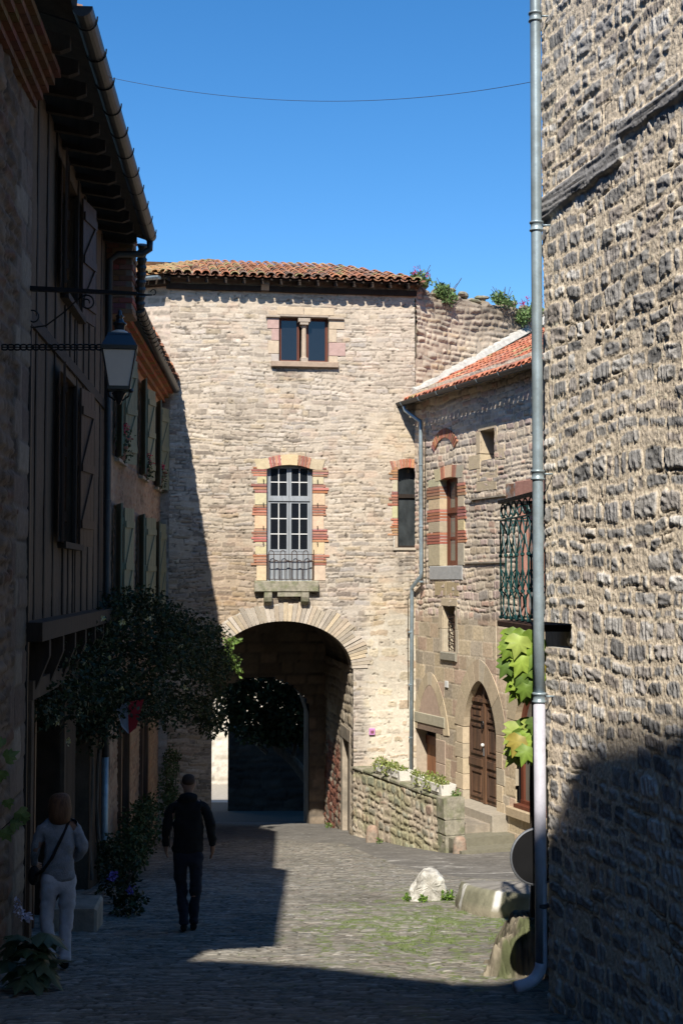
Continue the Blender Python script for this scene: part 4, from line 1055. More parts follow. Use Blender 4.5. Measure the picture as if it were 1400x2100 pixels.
def tuft(name, lab, p, r, n, seed, h=None, pal=GR, size=.05, cat='weed', group=None):
    o = leaves(name, [(p[0], p[1], p[2]+(h or r)*.6, r, r, h or r)], n, size, pal, seed, M['leaf'], droop=-.3)
    return tag(o, lab, cat, group)
g = ghit(673, 1700); tuft('weed', 'small green weed at the foot of the brick pier inside the arch', (g.x, g.y, g.z), .1, 90, 3)
g = ghit(776, 1730); tuft('weed', 'tiny green weed beside the pinkish guard stone', (g.x, g.y, g.z), .08, 50, 4)
p = R.p(4.25, .25, -4.62); tuft('weed', 'green tuft growing on the landing left of the pointed door', (TWf.p(4.35, -.3, 0).x, TWf.p(4.35, -.3, 0).y, tztop+.03), .09, 80, 5)
# valerian clumps on the rampart
def clump(px, py, r, n, seed, lab, flowers=0, w=.12):
    u, z = RW.hit(px, py, w); p = RW.p(u, w, z)
    t = thing('valerian_plant', lab, 'plant', p, 'plants rooted in the rampart wall')
    cs = [(p.x+rnd.uniform(-r, r)*.6, p.y, p.z+rnd.uniform(-.3, .5)*r, r*.6, r*.5, r*.55) for k in range(4)]
    leaves('foliage', cs, n, .085, [(.16, .25, .09), (.20, .30, .11), (.12, .20, .07)], seed, M['leaf'], t, droop=-.4)
    mb = MB()
    for k in range(9):
        a = rnd.uniform(-1, 1); mb.tube([p, p+Vector((a*r*.5, 0, r*.5)), p+Vector((a*r*1.1, rnd.uniform(-.1, .1), r*rnd.uniform(.9, 1.5)))], .006, 4)
    for k in range(6): mb.tube([p, p+RW.U*rnd.uniform(-.1, .1)*2*r+Vector((0, 0, -r*.6)), p+RW.U*rnd.uniform(-.1, .25)+Vector((0, 0, -r*rnd.uniform(1.0, 1.6)))], .006, 4)
    mb.build('stem', M['bark'], t)
    if flowers:
        cs = [(p.x+rnd.uniform(-r, r), p.y-.1, p.z+rnd.uniform(.1, 1.2)*r, .07, .07, .06) for k in range(flowers)]
        leaves('flower', cs, flowers*25, .04, [(.55, .05, .20), (.45, .04, .18)], seed+1, M['leaf'], t)
clump(862, 575, .24, 260, 11, 'small leafy plant with purple flowers sprouting at the right tip of the tiled gate roof', 3, w=.2)
clump(918, 607, .30, 420, 12, 'green plant hanging from the rampart top, nearest the gate roof')
clump(1034, 622, .30, 420, 13, 'green plant midway along the rampart top, between two bare stretches')
clump(1084, 645, .34, 480, 14, 'pink flowering plant on the rampart above the upper corner of the red roof', 7, w=.25)

# ================================================================== NEAR BUILDING ON THE RIGHT
Q = Frame(1.635, 10.56, radians(-90)+math.atan(.28))
near = thing('rubble_building', 'close rubble stone building with protruding grey stones filling the right side', 'building', Q.p(1.5, 0, -3.4))
NH = Hole(Q.hit(1121, 1330)[0]-.02, Q.hit(1174, 1330)[0], Q.hit(1145, 1329)[1], Q.hit(1145, 1277)[1])
def q_col(U, Z, H, C, T):
    # old lintel: two long weathered members built into the wall
    def bar(ua, za, ub, zb, hw):
        t = np.clip((U-ua)/(ub-ua), 0, 1); zc = za+(zb-za)*t
        return (sstep(hw+.02, hw-.01, np.abs(Z-zc+(fbm(U*5, Z*9, 704, 2)-.5)*.05)))*((U > ua) & (U < ub))
    a0, z0 = Q.hit(1112, 430); a1, z1 = Q.hit(1290, 230)
    b = bar(-.3, z0-.02, Q.hit(1275, 300)[0], Q.hit(1275, 300)[1]-.02, .085)
    b = np.maximum(b, bar(Q.hit(1270, 280)[0], Q.hit(1270, 280)[1]+.03, 4, Q.hit(1270, 280)[1]+.03, .05))
    gr = fbm(U*3, Z*60, 707, 4); gc = np.array([.30, .29, .285])*(.5+gr)[..., None]
    gc = gc*(1-.5*sstep(.3, .22, gr))[..., None]
    C = C*(1-b)[..., None]+gc*b[..., None]; H = H*(1-b)+(.015+gr*.03)*b
    gm_ = fbm(U*55, Z*55, 711, 2)-.5; C = C*(1+(gm_*.55)*(1-T))[..., None]; H = H+gm_*.012*(1-T)
    # smooth patch of cement at the foot
    s = sstep(-2.0, -2.35, Z+(fbm(U*2, Z*2, 709, 3)-.5)*.5)*sstep(1.9, 1.5, U)*.0
    # dressed corner
    return H, C
PALQ = [tuple(v*1.12 for v in q) for q in [(.44, .42, .395), (.34, .325, .315), (.52, .49, .455), (.38, .365, .35), (.29, .28, .27), (.47, .43, .395), (.42, .37, .33), (.66, .63, .59)]]
hwall('wall', Q, 0.0, 4.6, -3.6, 5.0, .0105, [NH], near,
      dict(seed=71, rowh=(.085, .175), bw=(.08, .34), gap=.015, warp=.05, depth=.017, bev=.009, tilt=.12, rough=.004, palette=PALQ, mortar=(.76, .64, .49), jit=.85, corner=.65, crack=.3, frac=.013, dirt=.04, skip=.07, grainf=1.3), q_col, zst=.0115)
mb = MB().box(Q, NH.u0, NH.u1+.05, -.4, -.3, NH.z0-.1, NH.z1+.1).build('recess_back', M['dark_stone'], near)
mb = MB(); a, b, c, d = NH.u0, NH.u1, NH.z0, NH.z1
mb.box(Q, a, b+.1, -.32, .0, c-.12, c-.002).box(Q, a, b+.1, -.32, -.005, d+.002, d+.1).box(Q, b+.002, b+.1, -.32, -.005, c, d)
mb.build('recess_edge', M['pale_mortar'], near)
mb = MB(); mb.lump(Q.p((a+b)/2-.02, -.18, c+.05), .1, .1, .075, seed=5, n=12, amp=.3).build('recess_stone', M['plain_stone'], near, True)
# gable return and mass
mb = MB(); mb.box(Q, .0, 13, -7, -.33, -3.9, 8.2).box(Q, 4.6, 13, -.33, 0, -3.9, 8.2).box(Q, 0, 4.6, -.33, 0, 5.0, 8.2)
mb.box(Q, .012, .3, -.33, -.03, -3.7, NH.z0-.13).box(Q, .012, .3, -.33, -.03, NH.z1+.11, 5.0)
mb.build('rear_wall', M['plain_stone'], near)
# set back neighbour carrying the balcony
SB = Frame(1.92, 10.62, radians(-90)-atan2(.22, 3.4))
mb = MB(); mb.box(SB, -3.2, -.02, -5, 0, -4.6, 2.6); mb.build('side_wing', M['plain_stone'], near)
bal = thing('balcony_railing', 'dark green wrought iron balcony railing with scrolled bars, left of the downpipe', 'balcony', SB.p(-1.2, .3, -.35))
BW = .52   # projection
y1b = 12.35; pF = at(1026, 1190, y1b); WG = SB; SB = Frame(pF.x, pF.y, radians(-90)+.1); uF = 0.0; wF = 0.0; uN = 1.30; wB = -.46
zb = at(1026, 1272, y1b).z; zt = at(1026, 1031, y1b).z
def arcpts(fr, uc, w, z0, z1, amp, ph, n=14): return [fr.p(uc+amp*sin(pi*(i/n)*2+ph), w, z0+(z1-z0)*i/n) for i in range(n+1)]
mb = MB(); mb.box(SB, uF-.02, uN+.02, wF-.02, wF+.02, zt-.012, zt+.018).box(SB, uF-.02, uF+.02, wB, wF, zt-.012, zt+.018).box(SB, uN-.02, uN+.02, wB, wF, zt-.012, zt+.018)
mb.build('handrail', M['iron'], bal)
def baluster_run(run, lateral_len, pt, s=.2):
    """pt(t, z) -> point along the run"""
    n = max(2, int(round(lateral_len/s))); H_ = zt-zb; out = []
    zr = zt-.17
    for k in range(n+1):
        t = lateral_len*k/n; mb = MB(); s = lateral_len/n
        # straight lower bars with balls, bent into interlaced pointed loops above and below
        P = lambda t_, z_: pt(min(max(t_, 0), lateral_len), z_)
        mb.tube([P(t, zb+.28), P(t, zt-.50)], .0095, 6)
        for sg in (-1, 1):
            mb.tube([P(t, zt-.50), P(t+sg*s*.25, zt-.42), P(t+sg*s*.5, zt-.32), P(t+sg*s*.7, zt-.25), P(t+sg*s*1.0, zr)], .008, 5)
            mb.tube([P(t, zb+.28), P(t+sg*s*.45, zb+.22), P(t+sg*s*.5, zb+.14), P(t+sg*s*.3, zb+.07), P(t, zb+.02)], .0075, 5)
            mb.tube([P(t, zt-.62), P(t+sg*s*.5, zt-.72), P(t, zt-.82)], .006, 4)
        for zq in (zt-.50, zb+.28, zb+.03): 
            q = P(t, zq); mb.lathe((q.x, q.y, q.z-.018), [(.008, 0), (.019, .009), (.019, .027), (.008, .036)], 8)
        ring = [P(t+s*.5+cos(a)*s*.42, zt-.085+sin(a)*.065) for a in np.linspace(0, 2*pi, 11)]
        if k < n: mb.tube(ring, .008, 5)
        mb.build('baluster', M['green_iron'], bal)
baluster_run('front', uN-uF, lambda t, z: SB.p(uF+t, wF, z))
baluster_run('side', .44, lambda t, z: SB.p(uF, -t, z), .15)
mb = MB()
for z in (zt-.17, zb+.03): mb.box(SB, uF, uN, wF-.008, wF+.008, z-.007, z+.007).box(SB, uF-.008, uF+.008, wB, wF, z-.007, z+.007)
mb.build('rail', M['green_iron'], bal)
MB().box(SB, uF-.03, uN+.05, wB, wF+.03, zb-.055, zb-.0, ch=.008).build('floor_slab', M['rust'], bal)

# downpipe on the near corner
dpx = .146; 
dp = thing('downpipe', 'tall grey zinc downpipe with pale lower section on the corner of the rubble building', 'downpipe', (1.62, 10.45, -3.4))
pw = at(1103, 1190, 10.42); px_, py_ = pw.x, pw.y
ptop = at(1096.5, 20, 10.42).x; r_ = .0435
def pp(z): # slight lean
    t = (z-at(1103, 1190, 10.42).z); return Vector((pw.x+(ptop-pw.x)*max(0, z)/4.3+ (.012 if z < -1.3 else 0), py_, z))
zj = at(1108, 1437, 10.42).z
mb = MB(); mb.tube([pp(z) for z in np.linspace(zj, 6.5, 16)], r_, 20); mb.build('upper_pipe', M['zinc'], dp, True)
ze = at(1110, 2000, 10.42).z
mb = MB(); e = [Vector((pp(zj).x, py_, z)) for z in (zj+.0, (zj+ze)/2, ze+.1)]; b0 = e[-1]
for a in np.linspace(0, pi/2*.86, 8): e.append(b0+Vector((-.16*(1-cos(a)), -.06*(1-cos(a)), -.16*sin(a))))
e.append(e[-1]+Vector((-.09, -.04, -.012)))
mb.tube(e, [r_*1.07]*len(e), 20); mb.build('lower_pipe', M['pvc'], dp, True)
for z in (at(1095, 33, 10.42).z, at(1103, 462, 10.42).z, at(1105, 972, 10.42).z, at(1108, 1428, 10.42).z):
    q = pp(z); mb = MB(); mb.lathe((q.x, q.y, q.z-.05), [(r_, 0), (r_+.012, .004), (r_+.012, .014), (r_+.004, .018), (r_+.004, .06), (r_+.012, .064), (r_+.012, .078), (r_, .082)], 20)
    mb.tube([q+Vector((r_, 0, 0)), q+Vector((.12, -.0, 0))], .008, 6)
    mb.build('collar', M['zinc'], dp, True)
MB().lathe((pp(-2.4).x, py_, -2.55), [(r_*1.07, 0), (r_*1.2, .005), (r_*1.2, .03), (r_*1.07, .035)], 16).build('collar', M['zinc_dark'], dp)

# round road sign seen from behind
sg = thing('round_sign', 'round black backed sign plate with a grey rim beside the foot of the downpipe', 'sign', at(1100, 1757, 11.0))
cs = at(1101, 1757, 11.0); mb = MB(); n = 40; axis = Frame(cs.x, cs.y, radians(14))
ri = .228
mb.prism(axis, [(ri*cos(2*pi*i/n)*.98, cs.z+ri*sin(2*pi*i/n)) for i in range(n)], -.012, .0); mb.build('plate', M['asph'], sg)
mb = MB(); mb.tube([axis.p(ri*cos(a), -.006, cs.z+ri*sin(a)) for a in np.linspace(0, 2*pi, 41)], .011, 6).build('rim', M['rim'], sg)
mb = MB(); mb.tube([axis.p(.02, .03, cs.z-.9), axis.p(.02, .03, cs.z+.15)], .022, 8).build('post', M['iron'], sg)

# vine with big lobed leaves
vine = thing('vine', 'climbing vine with large bright green lobed leaves on a grey stem behind the downpipe', 'vine', at(1092, 1800, 11.4))
def vleaf(mb, c, dirv, nrm, s, R_):
    d = Vector(dirv).normalized(); nn = Vector(nrm); nn = (nn-d*nn.dot(d)).normalized(); b = d.cross(nn)
    prof = [(0, 0), (.30, -.06), (.50, .10), (.58, .34), (.36, .38), (.44, .62), (.20, .60), (.0, 1.0), (-.20, .60), (-.44, .62), (-.36, .38), (-.58, .34), (-.50, .10), (-.30, -.06)]
    V = [c+(b*x+d*y)*s+nn*(-.55*x*x-.34*y*y+R_.uniform(-.02, .02))*s for x, y in prof]+[c+d*.32*s+nn*.03*s]
    n = len(prof); base = mb.cur; mb.add(V, [(i, (i+1) % n, n) for i in range(n)])
    if base is not None:
        for i in range(n+1): mb.c[-(n+1)+i] = tuple(v*(1.18 if i in (0, 3, 5, 7, 9, 11, n) else .8) for v in base)
R_ = random.Random(4)
def vclump(px0, px1, py0, py1, n, Y):
    for k in range(n):
        mb = MB(); mb.col(R_.choice([(.22, .33, .045), (.29, .40, .06), (.13, .21, .03), (.34, .42, .09), (.17, .26, .035), (.10, .17, .03)]) if R_.random() > .03 else (.32, .26, .05))
        px = R_.uniform(px0+18, px1); py = R_.uniform(py0, py1-45); c = at(px, py, Y+R_.uniform(-.15, .15))
        out = (px-px1)/max(1, px1-px0)
        vleaf(mb, c, (-.75*R_.random()-.1+.4*(out+.6), R_.uniform(-.35, .0), -1+R_.uniform(-.1, .35)), (R_.uniform(-.3, .3), -1, .55+R_.uniform(-.2, .4)), R_.uniform(.12, .21), R_)
        mb.build('leaf', M['leaf'], vine, True)
vclump(1022, 1108, 1290, 1400, 44, 10.95); vclump(1045, 1108, 1370, 1450, 26, 10.95); vclump(1045, 1108, 1475, 1580, 38, 10.95)
mb = MB(); tz = [at(1093+2*sin(k*.9), 1880-k*52, 11.4) for k in range(12)]; mb.tube(tz, [.034-.0015*k for k in range(12)], 8)
for (py, px) in ((1300, 1035), (1330, 1020), (1385, 1050), (1490, 1050), (1510, 1075)): mb.tube([at(1093, py+40, 11.4), at((1093+px)/2, py+2, 11.2), at(px, py+15, 11.0)], .007, 5)
mb.build('stem', M['bark'], vine)

# ================================================================== THINGS ON THE STREET
g = ghit(874, 1843)
mb = MB(); s = .5/1.0
base = [(-.26, -.02), (.24, -.03), (.27, .12), (.23, .30), (.14, .385), (.02, .41), (-.04, .40), (-.13, .28), (-.22, .12)]
us_ = Frame(g.x, g.y, radians(4))
V = []; nl = 7
for j in range(nl):
    t = j/(nl-1); k = 1-.35*(abs(t-.35)*1.4)**2
    for (x, z) in base:
        nz = float(fbm(np.array([x*7+j*.7+3]), np.array([z*7+j*1.1]), 5, 3)[0])-.5
        V.append(us_.p(x*k+nz*.05, .16-t*.38+nz*.06, g.z-.03+(z+.03)*(k+.05*nz)))
nb = len(base); Fc = [(j*nb+i, j*nb+(i+1) % nb, (j+1)*nb+(i+1) % nb, (j+1)*nb+i) for j in range(nl-1) for i in range(nb)]
Fc = [f[::-1] for f in Fc]+[tuple(range(nb)), tuple((nl-1)*nb+i for i in range(nb-1, -1, -1))]
mb.add(V, Fc); rk = mb.build('rock', M['white_rock'], None, False)
md = rk.modifiers.new('s', 'SUBSURF'); md.subdivision_type = 'SIMPLE'; md.levels = 3; md.render_levels = 3
tx = bpy.data.textures.new('rocknoise', 'CLOUDS'); tx.noise_scale = .12; dm = rk.modifiers.new('d', 'DISPLACE'); dm.texture = tx; dm.strength = .07; dm.texture_coords = 'LOCAL'
tag(rk, 'white weathered boulder sitting on the cobbles with weeds around its foot', 'rock')
def weedp(px, py, r, n, seed, lab):
    g2 = ghit(px, py); tuft('weed', lab, (g2.x, g2.y, g2.z), r, n, seed, pal=[(.12, .22, .03), (.17, .28, .04), (.09, .17, .03)], size=.045)
weedp(916, 1846, .085, 160, 41, 'bright green weed against the right foot of the white rock')
weedp(833, 1846, .05, 60, 42, 'tiny green weed against the left foot of the white rock')
weedp(868, 1850, .05, 90, 43, 'low green weed in front of the white rock')
# quarter-round stone kerb of the raised corner
kb = thing('curved_kerb', 'low curved mossy stone kerb with flaking white paint near the right building', 'kerb', ghit(1000, 1895))
g0 = ghit(972, 1868); g1 = ghit(1085, 1897)
cx, cy = g1.x+.55, g1.y+1.55; zt_ = at(975, 1822, g0.y).z
arc = []
for a in np.linspace(radians(176), radians(268), 60):
    arc.append((cx+1.22*cos(a), cy+1.42*sin(a)))
us2 = arc; V = []; Cc = []
ring = []
mp = [(0.06, -.25), (.05, .0), (.05, .25), (.03, .5), (.0, .8), (-.03, .97), (-.09, 1.0), (-1.2, 1.0)]
for i, (x, y) in enumerate(arc):
    d = Vector((x-cx, y-cy, 0)).normalized(); zg = gz(x, y); h = .34-.03*i/60
    for o, k in mp:
        nzv = (float(fbm(np.array([x*6.]), np.array([y*6+k*3]), 7, 3)[0])-.5)*.05
        V.append(Vector((x, y, 0))+d*(o+nzv*(1 if o > -.2 else 0))+Vector((0, 0, (zg+k*h) if k < 1 else zg+h+(nzv*.4))))
        w = .0; 
        fl = float(fbm(np.array([i*.3+2.]), np.array([k*2.]), 9, 3)[0]); c = (.25, .24, .17) if k > .3 else (.30, .27, .20)
        if (i in (8, 9, 10, 11, 31, 32, 33, 45, 46) and fl > .42): c = (.62, .60, .56)
        if k >= 1: c = (.27, .25, .22)
        nb_ = float(fbm(np.array([x*9.+k*3]), np.array([y*9.+k*5]), 17, 3)[0]); Cc.append(tuple(v*(.45+.9*nb_) for v in c))
m = len(mp); Fc = [(i*m+j, (i+1)*m+j, (i+1)*m+j+1, i*m+j+1) for i in range(len(arc)-1) for j in range(m-1)]
new_mesh('kerb', V, Fc, M['block'], kb, Cc, True)
# platform surface behind the kerb
pts = [(x, y) for x, y in arc]; mbp = MB(); top = []
for x, y in arc: d = Vector((x-cx, y-cy, 0)).normalized(); q = Vector((x, y, 0))-d*.15; top.append((q.x, q.y, gz(x, y)+.335-.03))
top = [(arc[0][0]+.05, arc[0][1]+1.3, gz(arc[0][0], arc[0][1]+1.3)-.01)]+top+[(arc[-1][0]+2, arc[-1][1], top[-1][2]), (arc[-1][0]+2, arc[0][1]+1.3, gz(0, arc[0][1]+1.3)-.01)]
mbp.add(top, [tuple(range(len(top)))]).build('paving', M['mossy'], kb)
# eroded rocky buttress at the corner
rb = thing('rocky_buttress', 'eroded sloping rock and mortar buttress at the foot of the right corner, half in shade', 'rock', ghit(1040, 2000))
A_ = ghit(962, 1998); Bq = ghit(1120, 2010)
nx, ny = 170, 120; xs = np.linspace(0, 1, nx); ys = np.linspace(0, 1, ny); XX, YY = np.meshgrid(xs, ys)
x0, x1 = A_.x-.02, A_.x+1.0; y0, y1 = A_.y-.12, A_.y+.95
PX = x0+(x1-x0)*XX; PY = y0+(y1-y0)*YY
nn = fbm(PX*5, PY*5, 21, 4)-.5; rg = 1-np.abs(fbm(PX*9+PY*2, PY*6, 23, 3)*2-1)
hh = .58*sstep(.0, .48, XX+nn*.18-.05)**1.2*sstep(0, .14, YY+nn*.1)*sstep(1, .8, YY)*(1-.15*(1-YY))
hh = hh+nn*.10*sstep(0, .2, XX)-.10*(rg**4)*sstep(.06, .2, XX)*sstep(.55, .35, XX)
hh = np.minimum(hh, .52+nn*.06)+((fbm(PX*16, PY*16, 28, 4)-.5)*.09-.06*(1-np.abs(fbm(PX*13+PY*4, PY*8, 33, 3)*2-1))**4)*sstep(.03, .15, XX)
PZ = -2.06-.124*PY-.03+np.maximum(hh, -.02)
gmo = sstep(.5, .62, fbm(PX*4, PY*4, 35, 4))[..., None]
ccr = (np.array([.22, .19, .14])*(1-gmo)+np.array([.11, .12, .06])*gmo)*(.3+1.2*(nn+.5)+.35*(fbm(PX*22, PY*22, 29, 3)-.5))[..., None]*(1-.5*rg**5)[..., None]
grid_obj('rock_mass', np.stack([PX, PY, PZ], -1), None, ccr, M['block'], rb)

# grass between the cobbles
rs = np.random.RandomState(9); rk_ = ghit(875, 1845)
N_ = 60000; X_ = rs.uniform(-1.6, 3.0, N_); Y_ = rs.uniform(11.5, 23, N_)
dn = np.exp(-(((X_-rk_.x-.1)/1.3)**2+((Y_-rk_.y+2.4)/2.6)**2))*1.0+.07
nz = fbm(X_*6, Y_*4, 90, 4)*.75+.13
lim = .74-.26*dn+.05
k_ = (nz > lim) & (rs.rand(N_) < .20+.5*dn); X_, Y_ = X_[k_], Y_[k_]; n = len(X_)
zb_ = -2.06-.124*Y_+.006+(fbm(X_*.5, Y_*.5, 97, 3)-.5)*.12+(fbm(X_*1.8, Y_*1.8, 98, 3)-.5)*.025
an = rs.rand(n)*2*pi; h_ = rs.uniform(.012, .030, n); w_ = .005
P0 = np.stack([X_-np.cos(an)*w_, Y_-np.sin(an)*w_, zb_-.01], -1); P1 = np.stack([X_+np.cos(an)*w_, Y_+np.sin(an)*w_, zb_-.01], -1)
P2 = np.stack([X_+rs.randn(n)*.012, Y_+rs.randn(n)*.012, zb_+h_], -1)
V = np.stack([P0, P1, P2], 1).reshape(-1, 3); cc_ = np.repeat(np.array([[.13, .19, .05], [.18, .24, .07], [.10, .15, .04]])[rs.randint(0, 3, n)], 3, axis=0)
gro = new_mesh('grass', V, np.arange(3*n).reshape(n, 3), M['leaf'], None, cc_)
tag(gro, 'short grass and moss growing between the sunlit cobbles', 'grass', kind='stuff')
# ================================================================== LEFT SIDE OF THE STREET (in shade, with colours darkened to deepen it)
a1_ = atan2(1, -.067)
L1 = Frame(-2.34, 0, a1_)
h1 = thing('timber_house', 'shaded timber framed house with brown shutters and a long dark gutter on the left', 'building', L1.p(17, 0, -4.2))
h0 = thing('corner_house', 'shaded rubble stone house with pale quoins at the left edge of the photo', 'building', L1.p(10, 0, -3.5))
PALD = [tuple(v*.7 for v in q) for q in [(.19, .13, .092), (.23, .16, .115), (.15, .105, .08), (.19, .11, .08), (.26, .19, .14)]]  # palette scaled down to deepen the shade on these walls
U0 = 13.35
# --- house at the edge
def c0(U, Z, H, C, T):
    q = sstep(12.62, 12.66, U+.12*np.sign(np.sin(Z*9)))
    H2, C2, T2 = masonry(U, Z, seed=92, rowh=(.28, .4), bw=(.6, .9), gap=.018, warp=.02, depth=.015, bev=.02, rough=.006, palette=[(.20, .16, .125), (.16, .12, .095), (.14, .10, .08)], mortar=(.14, .11, .09), corner=.2, jit=.2)
    C = C*(1-q)[..., None]+C2*q[..., None]; H = H*(1-q)+(H2+.02)*q; return H, C
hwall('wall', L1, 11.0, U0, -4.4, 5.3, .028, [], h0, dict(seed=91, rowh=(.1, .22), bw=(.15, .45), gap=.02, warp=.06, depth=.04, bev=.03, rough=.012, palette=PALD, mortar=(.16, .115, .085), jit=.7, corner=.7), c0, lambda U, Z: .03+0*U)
MB().box(L1, 3.6, U0, -7, -.03, -4.4, 5.25).box(L1, 3.6, 11.0, -.03, .03, -4.4, 6.2).build('rear_wall', M['plaster'], h0)
mb = MB()
for k in range(5):
    u = 11.0
    while u < U0-.1:
        mb.col(tuple(x*rnd.uniform(.7, 1.1) for x in (.17, .085, .055))).box(L1, u, min(u+.2, U0), .02, .10+.06*k, 4.86+.08*k, 4.93+.08*k); u += .215
mb.build('brick_cornice', M['block'], h0)
def roof_slab(name, fr, u0, u1, we, ze, slope, depth_, parent, th=.12, matl='old_wood'):
    t = math.tan(slope); P = [fr.p(u0, we, ze), fr.p(u1, we, ze), fr.p(u1, we-depth_, ze+depth_*t), fr.p(u0, we-depth_, ze+depth_*t)]
    m_ = MB(); m_.hexa(P+[p+Vector((0, 0, th)) for p in P]); return m_.build(name, M[matl], parent)
rp0 = [Vector((-1.87, 4.0, 6.25)), Vector((-2.21, 11.1, 6.3)), Vector((-2.56, 12.45, 5.5)), Vector((-8, 12.3, 7.2)), Vector((-8, 3.0, 7.9)), Vector((-3.3, 3.0, 6.5))]
MB().add(rp0+[p-Vector((0, 0, .12)) for p in rp0], [tuple(range(6)), tuple(range(11, 5, -1))]+[(i, i+6, (i+1) % 6+6, (i+1) % 6) for i in range(6)]).build('roof', M['old_wood'], h0)
# --- timber house: plastered panels between posts
def c1(U, Z, H, C, T):
    n = fbm(U*1.5, Z*.8, 95, 4); s = fbm(U*9, Z*1.2, 96, 4)
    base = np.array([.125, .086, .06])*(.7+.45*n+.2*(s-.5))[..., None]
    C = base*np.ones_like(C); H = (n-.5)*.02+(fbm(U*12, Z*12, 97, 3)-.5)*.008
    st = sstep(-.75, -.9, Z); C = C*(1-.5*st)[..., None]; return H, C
def P1(px): # u on the left wall for a pixel column
    r_ = (px-700)/2700; y = 2.34/(-r_-.067); return y/sin(a1_)
WA = Hole(15.9, 17.4, .47, 2.55); WB = Hole(15.9, 17.4, 3.5, 5.1); DA = Hole(13.95, 16.3, -5.5, -1.25); DB = Hole(17.6, 19.2, -5.5, -1.6)
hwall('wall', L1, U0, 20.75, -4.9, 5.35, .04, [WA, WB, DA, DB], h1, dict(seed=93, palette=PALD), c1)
MB().box(L1, U0, 20.75, -7, -.45, -4.9, 5.4).box(L1, 20.6, 20.75, -7, -.0, -4.9, 5.35).build('rear_wall', M['plaster'], h1)
mb = MB()
for h in (WA, WB, DA, DB): mb.box(L1, h.u0-.02, h.u1+.02, -.44, -.36, h.z0, h.z1)
mb.build('room_shadow', M['dark'], h1)
def reveals(fr, holes, parent, m, dep=.36):
    mb = MB()
    for h in holes:
        mb.box(fr, h.u0-.06, h.u0, -dep, -.012, h.z0, h.z1).box(fr, h.u1, h.u1+.06, -dep, -.012, h.z0, h.z1).box(fr, h.u0-.06, h.u1+.06, -dep, -.012, h.z1, h.z1+.06).box(fr, h.u0-.06, h.u1+.06, -dep, -.012, h.z0-.06, h.z0)
    return mb.build('window_reveal', M[m], parent)
for h in (WA, WB, DA, DB): reveals(L1, [h], h1, 'plaster')
for u in (13.42, 14.1, 14.75, 15.4, 17.35, 18.0, 18.65, 19.3, 19.95, 20.6):
    mb = MB(); x = u; lean = rnd.uniform(-.06, .06)
    V = [(u-.045, -.42), (u+.035, -.42), (u+.035+lean, 5.3), (u-.045+lean, 5.3)]
    mb.prism(L1, V, -.03, .014); mb.build('timber_post', M['old_wood'], h1)
for (a, b) in ((16.1, 16.6),):
    for z0_, z1_ in ((-.42, .4), (2.65, 3.4)):
        for u in (16.2, 16.65, 17.1): MB().box(L1, u-.05, u+.05, -.03, .02, z0_, z1_).build('timber_post', M['old_wood'], h1)
mb = MB(); mb.box(L1, U0, 20.7, -.05, .035, 2.66, 2.80).build('timber_rail', M['old_wood'], h1)
mb = MB(); mb.box(L1, U0, 20.7, -.1, .22, -.62, -.42, jit=.01).build('jetty_beam', M['old_wood'], h1)
for u in (14.0, 15.0, 16.0, 17.0, 18.0, 19.0, 20.0):
    MB().prism(Frame(L1.p(u, 0, 0).x, L1.p(u, 0, 0).y, L1.a-pi/2), [(0, -1.15), (.06, -1.15), (.2, -.8), (.2, -.63), (0, -.63)], -.06, .06).build('bracket', M['old_wood'], h1)
mb = MB().box(L1, DA.u0-.16, DA.u0, -.3, .05, -4.9, DA.z1).box(L1, DA.u1, DA.u1+.14, -.3, .04, -4.9, DA.z1).box(L1, DA.u0-.16, DA.u1+.14, -.3, .06, DA.z1+.002, DA.z1+.2); mb.build('door_frame', M['plaster'], h1)
mb = MB().box(L1, 15.1, 15.17, -.2, -.12, -4.9, DA.z1); mb.build('door_post', M['door_wood'], h1)
def shutter(fr, uh, z0, z1, wdt, ang, mt, parent, side):
    """hinged at uh; side -1 opens to smaller u; ang 0 = flat on the wall"""
    c = cos(ang); s_ = sin(ang)
    p = fr.p(uh, .035, 0); f2 = Frame(p.x, p.y, fr.a+(-ang if side > 0 else ang+0))
    if side < 0: f2 = Frame(p.x, p.y, fr.a+ang)
    mb = MB(); a, b = (0, wdt) if side > 0 else (-wdt, 0); n = 4
    for i in range(n):
        q0 = a+(b-a)*i/n; q1 = a+(b-a)*(i+1)/n; mb.box(f2, q0+.002, q1-.002, 0, .028, z0, z1)
    o = mb.build('shutter', M[mt], parent)
    for z in (z0+.14*(z1-z0), z0+.5*(z1-z0), z0+.86*(z1-z0)):
        MB().box(f2, a+.02, b-.02, .029, .052, z-.055, z+.055).build('batten', M[mt], o)
    for za, zb in ((z0+.14*(z1-z0)+.06, z0+.5*(z1-z0)-.06), (z0+.5*(z1-z0)+.06, z0+.86*(z1-z0)-.06)):
        m_ = MB(); x0_, x1_ = (a+.04, b-.04) if side > 0 else (b-.04, a+.04)
        m_.prism(f2, [(x0_, za), (x0_+(.06 if x1_ > x0_ else -.06), za), (x1_, zb), (x1_-(.06 if x1_ > x0_ else -.06), zb)] if x1_ > x0_ else [(x1_, zb), (x1_+.06, zb), (x0_, za), (x0_-.06, za)], .029, .048)
        m_.build('brace', M[mt], o)
    return o
